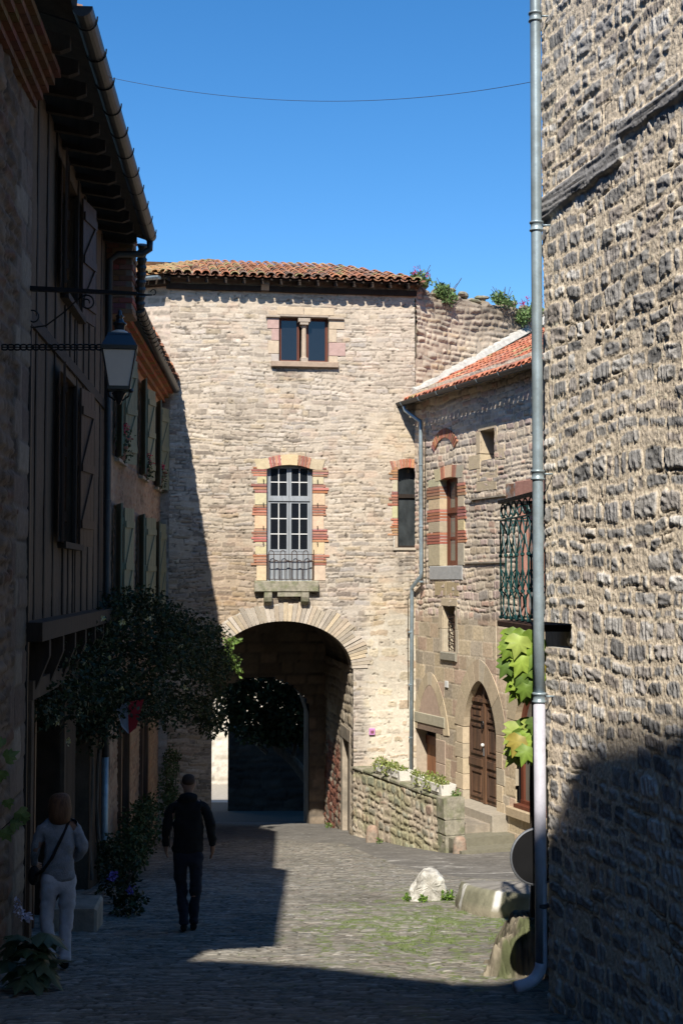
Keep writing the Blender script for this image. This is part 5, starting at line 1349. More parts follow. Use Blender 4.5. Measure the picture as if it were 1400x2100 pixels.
for w_ in (WA, WB):
    shutter(L1, w_.u0, w_.z0-.02, w_.z1, .62, radians(8), 'brown_shutter', h1, -1)
    shutter(L1, w_.u1, w_.z0-.02, w_.z1, .62, radians(9), 'brown_shutter', h1, 1)
    MB().box(L1, w_.u0-.08, w_.u1+.08, -.1, .10, w_.z0-.08, w_.z0-.005).build('sill', M['old_wood'], h1)
    window_frame(L1, w_.u0, w_.u1, w_.z0, w_.z1, -.18, M['old_wood'], h1, 2, (0, 1), fw=.05, sw=.05, panem=M['dark'])
roof_slab('roof', L1, U0-.85, 20.6, .62, 5.38, radians(18), 5.5, h1)
tile_roof('roof_tiles', L1, U0-.85, 20.6, .66, 5.50, radians(18), 1.0, 62, TP, h1, under=False)
u = U0-.6
while u < 20.5:
    MB().prism(Frame(L1.p(u, 0, 0).x, L1.p(u, 0, 0).y, L1.a-pi/2), [(-.1, 5.28), (-.1, 5.5), (.52, 5.36), (.52, 5.24), (.42, 5.2)], -.045, .045).build('rafter', M['old_wood'], h1); u += .62
gp = [L1.p(12.2, .70, 5.44), L1.p(15, .70, 5.43), L1.p(20.5, .70, 5.42)]
g_ = gutter(MB(), gp, r=.10, n=9).build('gutter', M['zinc_dark'], h1)
u = 12.5
while u < 20.5:
    MB().tube([L1.p(u, .70+cos(a)*.108, 5.435+sin(a)*.108) for a in np.linspace(pi, 2*pi, 9)]+[L1.p(u, .81, 5.47)], .008, 4).build('gutter_seam', M['iron'], g_); u += .78
mb = MB(); e_ = L1.p(20.45, .70, 5.32); w0_ = L1.p(20.35, .09, 4.98)
mb.tube([e_, e_+Vector((0, 0, -.12)), e_+Vector((-.12, 0, -.2)), w0_+Vector((.12, 0, .10)), w0_+Vector((0, 0, .0)), L1.p(20.35, .09, 3), L1.p(20.35, .09, 0), L1.p(20.35, .09, -2.8)], .052, 10)
dpo = mb.build('downpipe', M['zinc_dark'], h1, True)
MB().tube([L1.p(20.35, .09, -2.7), L1.p(20.35, .09, -4.75)], .056, 10).build('lower_pipe', M['zinc'], dpo, True)
for z in (3.4, 1.2, -1.0): MB().lathe(L1.p(20.35, .09, z), [(.052, 0), (.062, .004), (.062, .04), (.052, .044)], 10).build('pipe_collar', M['zinc_dark'], dpo)
mb = MB().tube([L1.p(U0+.02, .06, 2.6-.5*k) for k in range(13)], .02, 6); mb.build('cable', M['iron'], h1)

# --- second house, green shutters
a2_ = atan2(1, -.044)
L2 = Frame(-3.70, 20.75, a2_)
h2 = thing('green_shuttered_house', 'shaded brick and stone house with pale green shutters between timber house and gate', 'building', L2.p(4.5, 0, -5))
def c2(U, Z, H, C, T):
    o = sstep(3.2, 4.1, Z+(fbm(U*2, Z*2, 99, 3)-.5)*.8)
    C = C*(1-o*.6)[..., None]+np.array([.46, .19, .08])*(o*.6)[..., None]; return H, C
hz = [Hole(.9, 1.9, 2.05, 3.85), Hole(4.55, 5.6, 2.05, 3.85), Hole(7.6, 8.4, 2.05, 3.85), Hole(.9, 1.9, -.75, 1.25), Hole(4.4, 5.5, -.75, 1.25), Hole(7.5, 8.3, -.75, 1.25)]
gd = [Hole(1.6, 2.9, -6, -2.5), Hole(5.0, 6.1, -6, -2.5)]
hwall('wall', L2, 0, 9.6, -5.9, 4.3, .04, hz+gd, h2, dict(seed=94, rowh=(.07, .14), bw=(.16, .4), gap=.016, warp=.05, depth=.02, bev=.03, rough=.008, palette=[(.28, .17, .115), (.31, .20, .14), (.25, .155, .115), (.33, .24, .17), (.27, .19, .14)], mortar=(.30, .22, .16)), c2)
MB().box(L2, 0, 9.2, -6, -.45, -5.9, 4.3).build('rear_wall', M['plaster'], h2)
mb = MB()
for h in hz+gd: mb.box(L2, h.u0-.02, h.u1+.02, -.44, -.3, h.z0, h.z1)
mb.build('room_shadow', M['dark'], h2)
for h in hz+gd: reveals(L2, [h], h2, 'plaster', .3)
for i, w_ in enumerate(hz):
    shutter(L2, w_.u0, w_.z0-.03, w_.z1, .42, radians(18), 'green_shutter', h2, -1)
    shutter(L2, w_.u1, w_.z0-.03, w_.z1, .44, radians(14 if i % 2 else 20), 'green_shutter', h2, 1)
    MB().box(L2, w_.u0-.08, w_.u1+.08, -.1, .09, w_.z0-.09, w_.z0-.035).build('sill', M['plain_stone'], h2)
    window_frame(L2, w_.u0, w_.u1, w_.z0, w_.z1, -.16, M['grey_paint'], h2, 2, (0, 2), fw=.04, sw=.04)
for u in (1.62, 2.78, 5.0, 6.0): MB().box(L2, u, u+.13, -.2, .07, -5.6, -2.45).build('door_post', M['door_wood'], h2)
eave = [Vector((-3.17, 20.75, 5.35)), Vector((-3.27, 21.2, 4.42)), Vector((-3.50, 25, 4.35)), Vector((-3.74, 29.7, 4.32))]
g2 = gutter(MB(), eave[1:], r=.085, n=8).build('gutter', M['zinc_dark'], h2)
for k in range(22):
    y = 21.3+k*.39; x = np.interp(y, [21.2, 29.7], [-3.27, -3.74]); MB().tube([Vector((x+cos(a)*.092, y, 4.38+sin(a)*.092)) for a in np.linspace(pi, 2*pi, 8)], .008, 4).build('gutter_seam', M['iron'], g2)
mbu = MB()
for k in range(17):
    z_ = 4.2+k*.088
    mbu.col((.2, .15, .12)).box(L2, -.18, .41, -6, .385, z_-.005, z_+.083)
    for j in range(6):
        a_ = .40-.215*(j+.5*(k % 2)); mbu.col(tuple(x*rnd.uniform(.6, 1.15) for x in (.27, .12, .075))).box(L2, -.2+rnd.uniform(-.005, .005), .42, a_-.205, min(a_, .40), z_, z_+.075)
mbu.build('upper_wall', M['block'], h2)
# raking eave that climbs to the taller neighbour
mb = MB(); a, b = eave[0], eave[1]
mb.tube([a+(b-a)*(i/26) for i in range(27)], [.085-.012*(i % 3) for i in range(27)], 10).build('raking_eave', M['zinc_dark'], h2)
roof_slab('roof', L2, .35, 9.3, .38, 4.36, radians(20), 5.5, h2)
tile_roof('roof_tiles', L2, .35, 9.2, .42, 4.48, radians(20), 1.2, 64, TP, h2, under=False)
mb = MB()
for k in range(3):
    u = 0.3
    while u < 9.2: mb.col(tuple(x*rnd.uniform(.7, 1.15) for x in (.27, .11, .055))).box(L2, u, u+.2, 0, .10+.09*k, 4.02+.1*k, 4.11+.1*k); u += .215
mb.build('brick_cornice', M['block'], h2)
# flower pots on the window ledges
def flowerpot(p, lab, seed, red=True, s=1.0, group='pots of flowers on the window ledges'):
    t = thing('flower_pot', lab, 'flower pot', p, group)
    MB().lathe(p, [(.06*s, 0), (.09*s, .15*s), (.10*s, .15*s), (.10*s, .18*s), (.08*s, .18*s), (.075*s, .14*s)], 10).build('pot', M['clay_pot'], t)
    leaves('foliage', [(p.x, p.y, p.z+.3*s, .17*s, .17*s, .18*s), (p.x+.08, p.y, p.z+.12*s, .1*s, .14*s, .2*s)], 260, .06, GD+[(.06, .10, .03)], seed, M['leaf'], t)
    if red: leaves('flower', [(p.x+.05, p.y, p.z+.42*s, .09, .1, .08), (p.x+.12, p.y+.06, p.z+.3*s, .06, .06, .05)], 120, .04, [(.55, .02, .05), (.5, .04, .12)], seed+1, M['leaf'], t)
flowerpot(L2.p(1.35, .04, 2.02), 'potted red geranium on the nearest upper sill of the green shuttered house', 71, s=1.3)
flowerpot(L2.p(5.1, .04, 2.02), 'potted geranium on the middle upper sill of the green shuttered house', 72)
flowerpot(L2.p(7.9, .06, 2.02), 'potted geranium with a bright red bloom on the farthest upper sill, by the facade', 73, s=1.1)

# ------------------------------------------------------------------ hanging lantern and sign bracket
YL = 11.9
lc = at(241, 1190, YL); lx = lc.x
def lz(py): return at(241, py, YL).z
lamp = thing('street_lantern', 'dark four sided street lantern with frosted panes held by a beaded iron arm', 'street lamp', (lx, YL, lz(800)))
LF = Frame(lx, YL, radians(9)); px2m = YL/2700
def frust(mb, w0, z0, w1, z1):
    P = [LF.p(-w0, w0, z0), LF.p(-w0, -w0, z0), LF.p(w0, -w0, z0), LF.p(w0, w0, z0), LF.p(-w1, w1, z1), LF.p(-w1, -w1, z1), LF.p(w1, -w1, z1), LF.p(w1, w1, z1)]
    return mb.hexa(P)
wt, wb_ = 33*px2m, 20*px2m
mb = MB(); frust(mb, wb_, lz(795), wt, lz(722)); mb.build('glass', M['glass_milk'], lamp)
mb = MB()
for sx in (-1, 1):
    for sy in (-1, 1): mb.tube([LF.p(sx*(wb_+.004), sy*(wb_+.004), lz(797)), LF.p(sx*(wt+.004), sy*(wt+.004), lz(720))], .008, 5)
frust(mb, wb_+.012, lz(801), wb_+.014, lz(794)); frust(mb, wt+.015, lz(721), wt+.018, lz(713))
mb.build('frame', M['lantern'], lamp)
mb = MB(); frust(mb, wt+.012, lz(713), 24*px2m, lz(690)); frust(mb, 25*px2m, lz(690), 23*px2m, lz(686)); mb.build('roof', M['lantern'], lamp)
c3 = (lx, YL, 0)
mb = MB(); mb.lathe(c3, [(.085, lz(686)), (.075, lz(681)), (.04, lz(677))], 14); mb.build('glass_dome', M['glass_milk'], lamp, True)
mb = MB(); mb.lathe(c3, [(.045, lz(678)), (.05, lz(668)), (.065, lz(666)), (.065, lz(663)), (.04, lz(660)), (.03, lz(652)), (.045, lz(649)), (.02, lz(645)), (.018, lz(640)), (.012, lz(636))], 12).build('chimney', M['lantern'], lamp, True)
mb = MB(); mb.lathe(c3, [(.012, lz(830)), (.03, lz(822)), (.05, lz(812)), (.07, lz(806)), (.02, lz(802))], 10)
for s_ in (-1, 1): mb.tube([Vector((lx+s_*.10, YL, lz(800))), Vector((lx+s_*.09, YL, lz(812))), Vector((lx+s_*.03, YL, lz(822)))], .008, 5)
mb.lump((lx+.12, YL-.05, lz(803)), .022, .022, .022, n=8, amp=0)
mb.build('cradle', M['lantern'], lamp)
mb = MB(); pts = []; rr = []
xa = -3.15; xb = lx-.155; n = 90
for i in range(n+1):
    t = i/n; x = xa+(xb-xa)*t; pts.append((x, YL, lz(712)+.0)); rr.append(.006)
mb.tube(pts, rr, 6); mb.tube([Vector((xb, YL, lz(712))), Vector((lx-wt-.01, YL, lz(714)))], .009, 6)
for k in range(17):
    x = xa+(xb-xa)*(k+.5)/17; mb.tube([Vector((x+cos(a)*.036, YL, lz(712)+sin(a)*.026)) for a in np.linspace(0, 2*pi, 11)], .0085, 5)
mb.build('arm', M['iron'], lamp)
YB = 13.3
br = thing('sign_bracket', 'black wrought iron bracket with scrolls projecting from the left wall above the lantern', 'bracket', at(50, 620, YB))
mb = MB(); A_ = at(44, 592, YB); B_ = at(283, 603, YB); C_ = at(318, 604, YB)
mb.hexa([A_+Vector((0, -.03, -.02)), A_+Vector((0, .03, -.02)), B_+Vector((0, .03, -.012)), B_+Vector((0, -.03, -.012)), A_+Vector((0, -.03, .03)), A_+Vector((0, .03, .03)), B_+Vector((0, .03, .018)), B_+Vector((0, -.03, .018))])
mb.tube([B_, at(300, 605, YB), at(313, 605, YB)], [.016, .010, .006], 6)
cc = at(314.5, 599.5, YB); mb.tube([cc+Vector((cos(a)*.026, 0, sin(a)*.028)) for a in np.linspace(-pi*.5, pi*.95, 10)], .006, 5)
mb.tube([at(47, 560, YB), at(47, 680, YB)], .016, 6)
mb.build('bar', M['iron'], br)
def scroll(c, r, a0, turns, dirn, n=26): return [Vector((c.x+cos(a0+dirn*2*pi*turns*i/n)*r*(1-.72*i/n), c.y, c.z+sin(a0+dirn*2*pi*turns*i/n)*r*(1-.72*i/n))) for i in range(n+1)]
mb = MB(); c1_ = at(68, 651, YB); c2_ = at(179, 621, YB); k = YB/2700
s1 = scroll(c1_, 21*k, -pi*.42, 1.35, -1); s2 = scroll(c2_, 17*k, pi*.72, 1.4, -1)
mb.tube(s1, .0085, 5); mb.tube(s2, .0085, 5); mb.tube([s1[0], at(95, 668, YB), at(130, 642, YB), at(158, 616, YB), s2[0]], .0085, 5)
mb.build('scroll', M['iron'], br)

# ------------------------------------------------------------------ climbing rose and plants of the shady side
GD = [tuple(v*.75 for v in q) for q in GD]  # greens scaled down to deepen the shade in this foliage
rose = thing('climbing_rose', 'large dark climbing rose with small yellow blooms arching over the left of the street', 'climbing plant', at(215, 1790, 20.2))
def rc(px, py, Y, rx, ry, rz_): p = at(px, py, Y); return (p.x, p.y, p.z, rx, ry, rz_)
cs = [rc(290, 1225, 21, .4, .9, .2), rc(380, 1290, 24, .6, 1.3, .3), rc(440, 1300, 27.3, .3, 1.0, .22), rc(110, 1350, 16, .35, .9, .35), rc(90, 1440, 15, .3, .8, .3), rc(430, 1480, 27, .25, 1, .4), rc(230, 1290, 20, .62, 1.3, .45), rc(300, 1330, 21, .75, 1.4, .6), rc(360, 1330, 23, .75, 1.5, .55), rc(410, 1350, 25, .6, 1.6, .6), rc(445, 1370, 27, .33, 1.4, .62), rc(200, 1400, 18.5, .6, 1.3, .55), rc(140, 1420, 16.5, .5, 1.2, .45),
      rc(270, 1430, 20, .7, 1.4, .5), rc(350, 1440, 23, .6, 1.3, .5), rc(420, 1450, 26.5, .4, 1.1, .5), rc(190, 1490, 19, .45, 1, .35), rc(250, 1235, 20.4, .35, .8, .25), rc(330, 1260, 22, .5, 1.1, .3), rc(180, 1330, 18, .4, .8, .4)]
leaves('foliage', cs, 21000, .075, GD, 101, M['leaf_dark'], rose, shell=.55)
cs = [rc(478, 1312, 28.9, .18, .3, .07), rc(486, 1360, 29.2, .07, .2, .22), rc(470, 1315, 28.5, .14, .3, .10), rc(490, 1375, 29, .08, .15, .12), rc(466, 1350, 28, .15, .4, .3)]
leaves('lit_sprays', cs, 420, .085, [(.12, .2, .04), (.17, .26, .06)], 102, M['leaf'], rose)  # brighter greens than the main foliage stand in for sun on these sprays
mb = MB()
for (px, Y, sd) in ((205, 20, 1), (222, 20.6, 2), (190, 19.5, 3)):
    mb.tube([at(px+4*sin(k*1.7+sd), 1800-k*75, Y)+Vector((0, -.12, 0)) for k in range(7)], [.04-.004*k for k in range(7)], 7)
mb.tube([at(222, 1360, 20.6), at(300, 1330, 22), at(400, 1340, 25.5), at(460, 1325, 28.5), at(492, 1308, 29)], [.03, .025, .018, .01, .005], 6)
mb.build('stem', M['bark'], rose)
ys = [rc(x, y, Y, .035, .035, .035) for x, y, Y in ((170, 1318, 17.5), (174, 1330, 17.5), (172, 1360, 17.5), (212, 1345, 18.6), (224, 1350, 18.7), (211, 1365, 18.7), (208, 1372, 18.7), (120, 1470, 15.6), (117, 1480, 15.6), (163, 1458, 17), (252, 1275, 18.9), (140, 1520, 16.5), (370, 1325, 21.5), (210, 1268, 18.5), (305, 1268, 20), (90, 1435, 15.2), (250, 1410, 18.5), (380, 1410, 22))]
leaves('blossom', ys, 500, .035, [(.62, .55, .20), (.55, .52, .28), (.6, .58, .42)], 103, M['leaf'], rose)
# shrubs at the foot of the houses
def shrub(name, lab, cs, n, size, seed, pal=GD, cat='shrub', m='leaf_dark', group=None):
    p0 = cs[0]; t = thing(name, lab, cat, (p0[0], p0[1], p0[2]-p0[5]), group)
    leaves('foliage', cs, n, size, pal, seed, M[m], t)
    mb = MB(); g_ = gz(p0[0], p0[1])
    for k in range(4): mb.tube([Vector((p0[0]+rnd.uniform(-.08, .08), p0[1], g_)), Vector((p0[0]+rnd.uniform(-.2, .2), p0[1]+rnd.uniform(-.2, .2), p0[2]+.1))], .012, 5)
    mb.build('stem', M['bark'], t); return t
shrub('garden_shrub', 'dark leafy shrub at the house foot behind the man', [rc(290, 1700, 22, .35, .6, .45), rc(270, 1740, 20.6, .3, .6, .35), rc(300, 1660, 23.5, .25, .4, .3)], 2600, .07, 111, [(.05, .075, .025), (.035, .055, .02)])
shrub('ivy', 'dark creeper climbing the wall near the arch above the man', [rc(352, 1560, 27, .18, .5, .3), rc(345, 1610, 26, .2, .5, .45), rc(352, 1650, 26, .18, .5, .3)], 1500, .06, 112, [(.05, .075, .025)], 'creeper')
shrub('flowering_shrub', 'low plant with purple flowers beside the stone block on the left', [rc(245, 1800, 17.6, .28, .4, .25), rc(262, 1850, 16.3, .22, .35, .2), rc(225, 1755, 18.6, .2, .35, .3)], 1500, .07, 113)
fl = leaves('flower', [rc(232, 1797, 17, .06, .06, .05), rc(268, 1825, 16.2, .05, .05, .05)], 80, .04, [(.13, .10, .4)], 114, M['leaf'], COL.objects['flowering_shrub'])
fp = at(60, 1965, 11.3)
bigp = thing('broad_leaved_plant', 'broad leaved plant with white flowers at the foot of the left wall beside the woman', 'plant', (fp.x, fp.y, gz(fp.x, fp.y)))
mb = MB(); R2 = random.Random(3)
for k in range(34):
    a = R2.uniform(0, 2*pi); mb.col(R2.choice([(.07, .10, .045), (.055, .08, .04), (.10, .13, .07)]))
    c = Vector((fp.x+cos(a)*.1, fp.y+sin(a)*.12, gz(fp.x, fp.y)+R2.uniform(.1, .5)))
    vleaf(mb, c, (cos(a), sin(a), R2.uniform(-.5, .5)), (0, 0, 1), R2.uniform(.16, .3), R2)
mb.build('foliage', M['leaf'], bigp)
leaves('flower', [rc(52, 1880, 11.3, .05, .05, .04), rc(35, 1855, 11.3, .04, .04, .03), rc(40, 1868, 11.3, .04, .04, .03)], 70, .04, [(.5, .48, .6)], 115, M['leaf'], bigp)
spr = thing('leafy_sprig', 'green lobed leaf sprig growing out of the left edge wall', 'plant', at(25, 1680, 11.6))
mb = MB()
for (px, py, s) in ((38, 1662, .13), (48, 1668, .11), (22, 1690, .12), (8, 1700, .14), (10, 1555, .14), (4, 1580, .12), (5, 1530, .12), (15, 1640, .1)):
    mb.col((.12, .17, .05)); vleaf(mb, at(px, py, 11.7), (R2.uniform(-.2, .6), 0, R2.uniform(-1, .2)), (0, -1, .5), s, R2)
mb.build('foliage', M['leaf'], spr)
MB().tube([at(-20, 1760, 11.9), at(5, 1700, 11.8), at(40, 1668, 11.7)], .005, 5).build('stem', M['bark'], spr)
g = ghit(190, 1915)
blk_ = MB().box(L1, g.y+.1, g.y+.75, .12, .62, g.z-.2, g.z+.24, ch=.03, jit=.01).build('stone_block', M['plain_stone'])
tag(blk_, 'low rectangular stone block by the doorway behind the woman', 'stone block')
# cloth banner
bn = thing('hanging_banner', 'red and white cloth pennant hanging under the climbing rose', 'banner', at(262, 1450, 19.2))
Yb = 19.2
def clothpoly(pts, name, m):
    mb = MB(); P = [at(x, y, Yb+.06*sin(x*.35)) for x, y in pts]; n = len(P)
    mb.add(P+[p+Vector((0, .008, 0)) for p in P], [tuple(range(n)), tuple(range(2*n-1, n-1, -1))]+[((i+1) % n, i, n+i, n+(i+1) % n) for i in range(n)]); mb.build(name, m, bn)
clothpoly([(238, 1450), (262, 1440), (264, 1505), (250, 1490)], 'white_half', M['cloth_white'])
clothpoly([(262.3, 1440), (295, 1434), (280, 1492), (265, 1505)], 'red_half', M['cloth_red'])
MB().tube([at(236, 1440, Yb), at(298, 1432, Yb)], .012, 6).build('rod', M['old_wood'], bn)

# wire across the street
mb = MB(); pts = []
for i in range(31):
    t = i/30; px = 168+(1089-168)*t; py = 146+(168-146)*t+(61 if True else 0)*4*t*(1-t)*.82; pts.append(at(px, py+1.2*sin(t*17)*0, 14.1+(10.45-14.1)*t))
wr = mb.tube(pts, .0026, 5).build('overhead_wire', M['wire']); tag(wr, 'thin sagging wire strung across the sky from left gutter to downpipe', 'wire')

# ================================================================== BEYOND THE GATE
cw = thing('courtyard_wall', 'dark stone wall in shade seen through the arch behind the tree', 'wall', (-2.5, 42, -7.4))
CW = Frame(at(468, 1500, 42).x, 42, 0)
hwall('wall', CW, 0, 9, -8.2, -4.75, .06, [], cw, dict(seed=120, rowh=(.16, .3), bw=(.3, .7), gap=.03, warp=.08, depth=.04, bev=.04, rough=.02, palette=[(.05, .038, .03), (.065, .048, .037), (.04, .032, .026)], mortar=(.055, .043, .034)))  # stone colours darkened to deepen the shade beyond the arch
MB().box(CW, 0.02, 9, -.6, -.08, -8.2, -4.8).build('rear_face', M['dark_stone'], cw)
MB().box(CW, -.03, 9, -.65, .04, -4.75, -4.66, ch=.01).build('coping', M['dark_stone'], cw)
fh = thing('pale_far_house', 'pale sunlit house glimpsed at the far left through the arch', 'building', (-6, 56, -8.4))
FH = Frame(-13, 56, 0)
hwall('wall', FH, 0, 12, -9.2, 2.5, .1, [], fh, dict(seed=121, rowh=(.2, .34), bw=(.3, .8), gap=.03, warp=.08, depth=.03, bev=.04, rough=.02, palette=[(.52, .45, .35), (.58, .5, .4), (.46, .4, .32)], mortar=(.58, .52, .43)))
MB().box(FH, 0, 12, -6, -.2, -9.2, 2.5).build('rear_wall', M['plain_stone'], fh)
MB().prism(Frame(FH.o.x-.3, 55.6, 0), [(0, 2.45), (12.6, 2.45), (12.6, 2.7), (0, 2.7)], -6.5, .0).build('roof', M['old_wood'], fh)
tr = thing('courtyard_tree', 'dark leafy tree with a leaning trunk framed by the arch', 'tree', ghit(640, 1660))
Yt = 39.5
mb = MB(); mb.tube([at(660, 1665, Yt), at(632, 1600, Yt), at(600, 1560, Yt), at(570, 1535, Yt), at(545, 1500, Yt), at(530, 1450, Yt)], [.2, .17, .15, .13, .09, .04], 9)
mb.tube([at(566, 1535, Yt), at(560, 1500, Yt), at(575, 1460, Yt)], [.09, .06, .03], 7).tube([at(600, 1560, Yt), at(610, 1500, Yt), at(620, 1450, Yt)], [.08, .05, .03], 7).tube([at(548, 1545, Yt), at(520, 1520, Yt), at(490, 1470, Yt)], [.07, .05, .02], 7)
mb.build('trunk', M['bark'], tr)
cs = [rc(500, 1430, Yt, .7, .8, .8), rc(560, 1430, Yt, .95, .9, .9), rc(615, 1450, Yt, .9, .9, .9), rc(520, 1480, Yt, .8, .8, .6), rc(590, 1490, Yt, .95, .8, .55), rc(640, 1500, Yt, .6, .8, .5), rc(470, 1440, Yt, .45, .6, .55), rc(545, 1370, Yt, 1.2, 1, .8), rc(640, 1400, Yt, .7, .8, .9), rc(480, 1390, Yt, .5, .8, .5), rc(555, 1500, Yt, .7, .8, .4), rc(455, 1480, Yt, .25, .4, .35)]
leaves('crown', cs, 9500, .17, [(.03, .045, .018), (.04, .06, .022)], 131, M['leaf_dark'], tr)

# ================================================================== THE HOUSE BEHIND THE PHOTOGRAPHER, whose roofline throws the near shadow
YB_ = -4.0
def cast(p): t = (p.y-YB_)/SUN.y; return (p.x-SUN.x*t, p.z-SUN.z*t)
sk = [cast(ghit(px, py)) for px, py in ((415, 1970), (520, 1974), (640, 1986), (740, 2000), (850, 2009), (1000, 2014))]
wallp = []
for px, py in ((1130, 1690), (1165, 1600), (1200, 1525), (1250, 1508), (1400, 1482)):
    u_, z_ = Q.hit(px, py); wallp.append(cast(Q.p(u_, 0, z_)))
sk.sort(); wallp.sort()
wallp = [p for p in wallp if p[0] > sk[-1][0]+.02]
pl_ = [(sk[0][0]-9, sk[0][1]+.3)]+sk+wallp+[(wallp[-1][0]+1.2, wallp[-1][1]-.4)]
hb = thing('house_behind', 'tall house standing behind the photographer, out of the picture', 'building', (0, -7, -1.6))
mb = MB(); mb.prism(Frame(0, YB_, 0), [(pl_[0][0], -2.5), (pl_[-1][0], -2.5)]+pl_[::-1], 0, 7); mb.build('wall', M['plaster'], hb)

# ================================================================== PEOPLE
def skin_mesh(name, nodes, edges, mt, parent, xf, sub=2, smooth=True, fold=0.0):
    me = bpy.data.meshes.new('tmp'); me.from_pydata([xf(n[0]) for n in nodes], edges, []); o = bpy.data.objects.new('tmp', me); COL.objects.link(o)
    sm = o.modifiers.new('s', 'SKIN'); sm.use_smooth_shade = True
    for i, n in enumerate(nodes):
        r = n[1]; me.skin_vertices[0].data[i].radius = (r, r) if not isinstance(r, tuple) else r
    me.skin_vertices[0].data[0].use_root = True
    ss = o.modifiers.new('u', 'SUBSURF'); ss.levels = sub; ss.render_levels = sub
    dg = bpy.context.evaluated_depsgraph_get(); dg.update(); ev = o.evaluated_get(dg); m2 = bpy.data.meshes.new_from_object(ev)
    V = np.array([tuple(v.co) for v in m2.vertices]); nr = np.array([tuple(v.normal) for v in m2.vertices])
    if fold: V = V+nr*((fbm(V[:, 0]*9+V[:, 1]*6, V[:, 2]*14+V[:, 1]*5, 77, 3)-.5)*fold)[:, None]
    Fc = [tuple(p.vertices) for p in m2.polygons]
    bpy.data.objects.remove(o); bpy.data.meshes.remove(me)
    return new_mesh(name, V, Fc, mt, parent, None, True)
def person(lab, base, H, yaw, P, cats, hair, top, trousers, shoes, female=False):
    t = thing('person', lab, 'person', base)
    k = H/1.75; c, s = cos(yaw), sin(yaw)
    def xf(p): x, y, z = p; return Vector((base[0]+(x*c-y*s)*k, base[1]+(x*s+y*c)*k, base[2]+z*k))
    J = P
    wsh = .165 if not female else .145
    # continuous body: trunk, head with nose and ears, arms, hands with fingers, legs, feet
    N = [((0, 0, .95), .10), ((0, .0, 1.12), .095), ((0, -.01, 1.30), .10), ((0, -.01, 1.43), .075), ((0, 0, 1.50), .05), ((0, .01, 1.56), .055), ((0, .015, 1.64), .080), ((0, .01, 1.70), .070)]
    E = [(0, 1), (1, 2), (2, 3), (3, 4), (4, 5), (5, 6), (6, 7)]
    def add(p, r, j): N.append((p, r)); E.append((j, len(N)-1)); return len(N)-1
    add((0, .105, 1.625), .012, 6)
    for sx in (-1, 1): add((sx*.083, 0, 1.62), .014, 6)
    for sx, a in ((-1, J['la']), (1, J['ra'])):
        i = add((sx*wsh, -.005, 1.37), .05, 3); i = add(a[0], .042, i); i = add(a[1], .030, i); i = add(a[2], .030, i)
        hd = (Vector(a[2])-Vector(a[1])).normalized(); sd = Vector((0, 1, 0)) if abs(hd.z) > .6 else Vector((0, .2, -1)); sd = (sd-hd*sd.dot(hd)).normalized()
        for q in range(4):
            b = Vector(a[2])+sd*(.028-.018*q); L_ = (.085, .095, .09, .07)[q]; m = b+hd*L_*.55+Vector((-sx*.004, 0, 0)); e = b+hd*L_*.95+Vector((-sx*.02, 0, 0))
            j = add(tuple(b+hd*.03), .010, i); j = add(tuple(m+hd*.02), .009, j); add(tuple(e+hd*.01), .008, j)
        b = Vector(a[2])+sd*.03-hd*.02; j = add(tuple(b+sd*.02+hd*.01), .011, i); add(tuple(b+sd*.035+hd*.05), .009, j)
    for sx, l in ((-1, J['ll']), (1, J['rl'])):
        i = add((sx*.09, 0, .90), .085, 0); i = add(l[0], .058, i); i = add(l[1], .042, i); i = add((l[1][0], l[1][1]+.02, l[1][2]-.05), .04, i); add((l[1][0], l[1][1]+.17, l[1][2]-.07), .03, i)
    skin_mesh('body', N, E, M['skin'], t, xf)
    # eyes and mouth
    mb = MB()
    for sx in (-1, 1): mb.lump(xf((sx*.032, .092, 1.645)), .012, .008, .008, n=8, amp=0)
    mb.lump(xf((0, .094, 1.575)), .025, .006, .006, n=8, amp=0); mb.build('face_feature', M['hair_short'], t)
    g = 1.13 if not female else .92
    TN = [((0, 0, .84), (.175*g if not female else .165, .125)), ((0, 0, .93), (.175*g if not female else .155, .12)), ((0, 0, 1.02), (.16*g, .125)), ((0, -.01, 1.18), (.165*g, .12)), ((0, -.01, 1.33), (.175*g, .115)), ((0, -.01, 1.43), (.125*g, .09)), ((0, 0, 1.515), (.07, .066))]
    TE = [(i, i+1) for i in range(6)]
    def tadd(p, r, j): TN.append((p, r)); TE.append((j, len(TN)-1)); return len(TN)-1
    for sx, a in ((-1, J['la']), (1, J['ra'])):
        i = tadd((sx*(wsh-.05), -.005, 1.41), .07, 4); i = tadd((sx*(wsh+.015), -.005, 1.365), .066, i); i = tadd(tuple((Vector((sx*(wsh+.02), 0, 1.38))+Vector(a[0]))/2), .060, i); i = tadd(a[0], .058, i); i = tadd(tuple((Vector(a[0])+Vector(a[1]))/2), .050, i); i = tadd(a[1], .042, i)
    skin_mesh('top', TN, TE, top, t, xf, sub=3, fold=.045)
    JN = [((0, 0, 1.0), (.15, .115)), ((0, -.01, .90), (.165 if not female else .175, .13 if not female else .145))]; JE = [(0, 1)]
    for sx, l in ((-1, J['ll']), (1, J['rl'])):
        def ja(p, r, j): JN.append((p, r)); JE.append((j, len(JN)-1)); return len(JN)-1
        i = ja((sx*.09, -.005, .80), .095, 1); i = ja(tuple((Vector((sx*.09, 0, .80))+Vector(l[0]))/2), .085, i); i = ja(l[0], .066, i); i = ja(tuple((Vector(l[0])+Vector(l[1]))/2), .064 if not female else .062, i); i = ja((l[1][0], l[1][1], l[1][2]+.01), .056 if not female else .062, i); i = ja((l[1][0], l[1][1], l[1][2]-.04), .058 if not female else .07, i)
    skin_mesh('trousers', JN, JE, trousers, t, xf, sub=3, fold=.035)
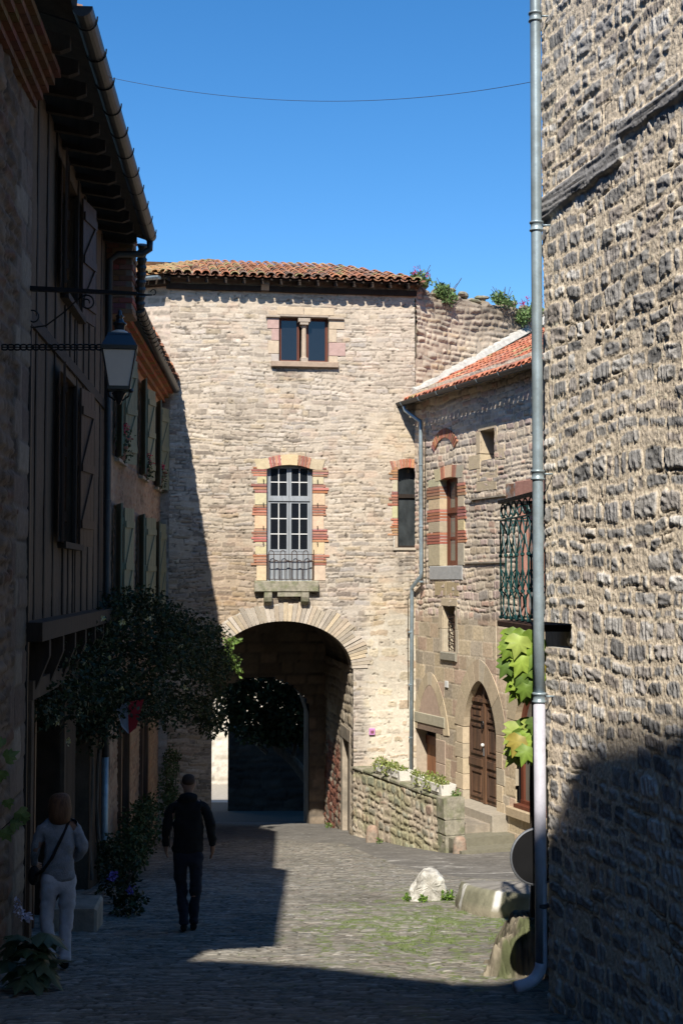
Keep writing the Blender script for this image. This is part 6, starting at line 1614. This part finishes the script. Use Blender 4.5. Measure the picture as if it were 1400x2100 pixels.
    for sx, l in ((-1, J['ll']), (1, J['rl'])):
        a = Vector(l[1]); skin_mesh('shoe', [(tuple(a+Vector((0, -.05, -.06))), .042), (tuple(a+Vector((0, .06, -.065))), .043), (tuple(a+Vector((0, .18, -.075))), .035)], [(0, 1), (1, 2)], shoes, t, xf)
    if female:
        HN = [((0, -.015, 1.72), .085), ((0, -.035, 1.64), .112), ((0, -.045, 1.55), .115), ((0, -.045, 1.46), .112), ((0, -.045, 1.405), .085)]
        skin_mesh('hair', HN, [(i, i+1) for i in range(4)], hair, t, xf, sub=3, fold=.008)
        mb = MB(); mb.tube([xf(p) for p in ((.10, .06, 1.47), (.075, -.09, 1.44), (-.0, -.135, 1.30), (-.09, -.145, 1.12), (-.17, -.08, .98), (-.21, .03, .93))], .014, 6)
        mb.build('bag_strap', M['black_cloth'], t)
        mb = MB(); mb.lump(xf((-.21, .14, .90)), .05, .10, .09, seed=4, n=12, amp=.08); mb.build('bag', M['black_cloth'], t, True)
    else:
        HN = [((0, .01, 1.735), .058), ((0, -.01, 1.67), .086), ((0, -.02, 1.60), .070)]
        skin_mesh('hair', HN, [(0, 1), (1, 2)], hair, t, xf)
        skin_mesh('hood', [((-.10, -.04, 1.47), .045), ((0, -.075, 1.49), .062), ((.10, -.04, 1.47), .045)], [(0, 1), (1, 2)], top, t, xf)
    return t
gm_ = ghit(385, 1912); 
person('person seen from behind in black hooded top and dark jeans walking down the street', (gm_.x, gm_.y, gm_.z), 1.76, radians(6),
       dict(la=((-.235, -.03, 1.16), (-.25, .05, .93), (-.245, .08, .88)), ra=((.245, -.02, 1.16), (.27, .04, .92), (.265, .07, .86)), ll=((-.075, .10, .49), (-.04, -.02, .12)), rl=((.085, .03, .50), (.065, .10, .10))),
       None, M['hair_short'], M['black_cloth'], M['navy_cloth'], M['black_cloth'])
gw = ghit(118, 1990)
person('person with auburn bob hair, pale grey sweater and white jeans standing at the left doorway', (gw.x, gw.y, gw.z), 1.66, radians(24),
       dict(la=((-.22, .04, 1.17), (-.20, .22, 1.0), (-.16, .28, .97)), ra=((.235, -.04, 1.16), (.20, .14, 1.02), (.15, .2, 1.0)), ll=((-.10, .03, .50), (-.07, -.03, .11)), rl=((.09, .05, .50), (.08, .04, .10))),
       None, M['hair_brown'], M['grey_knit'], M['white_denim'], M['black_cloth'], female=True)
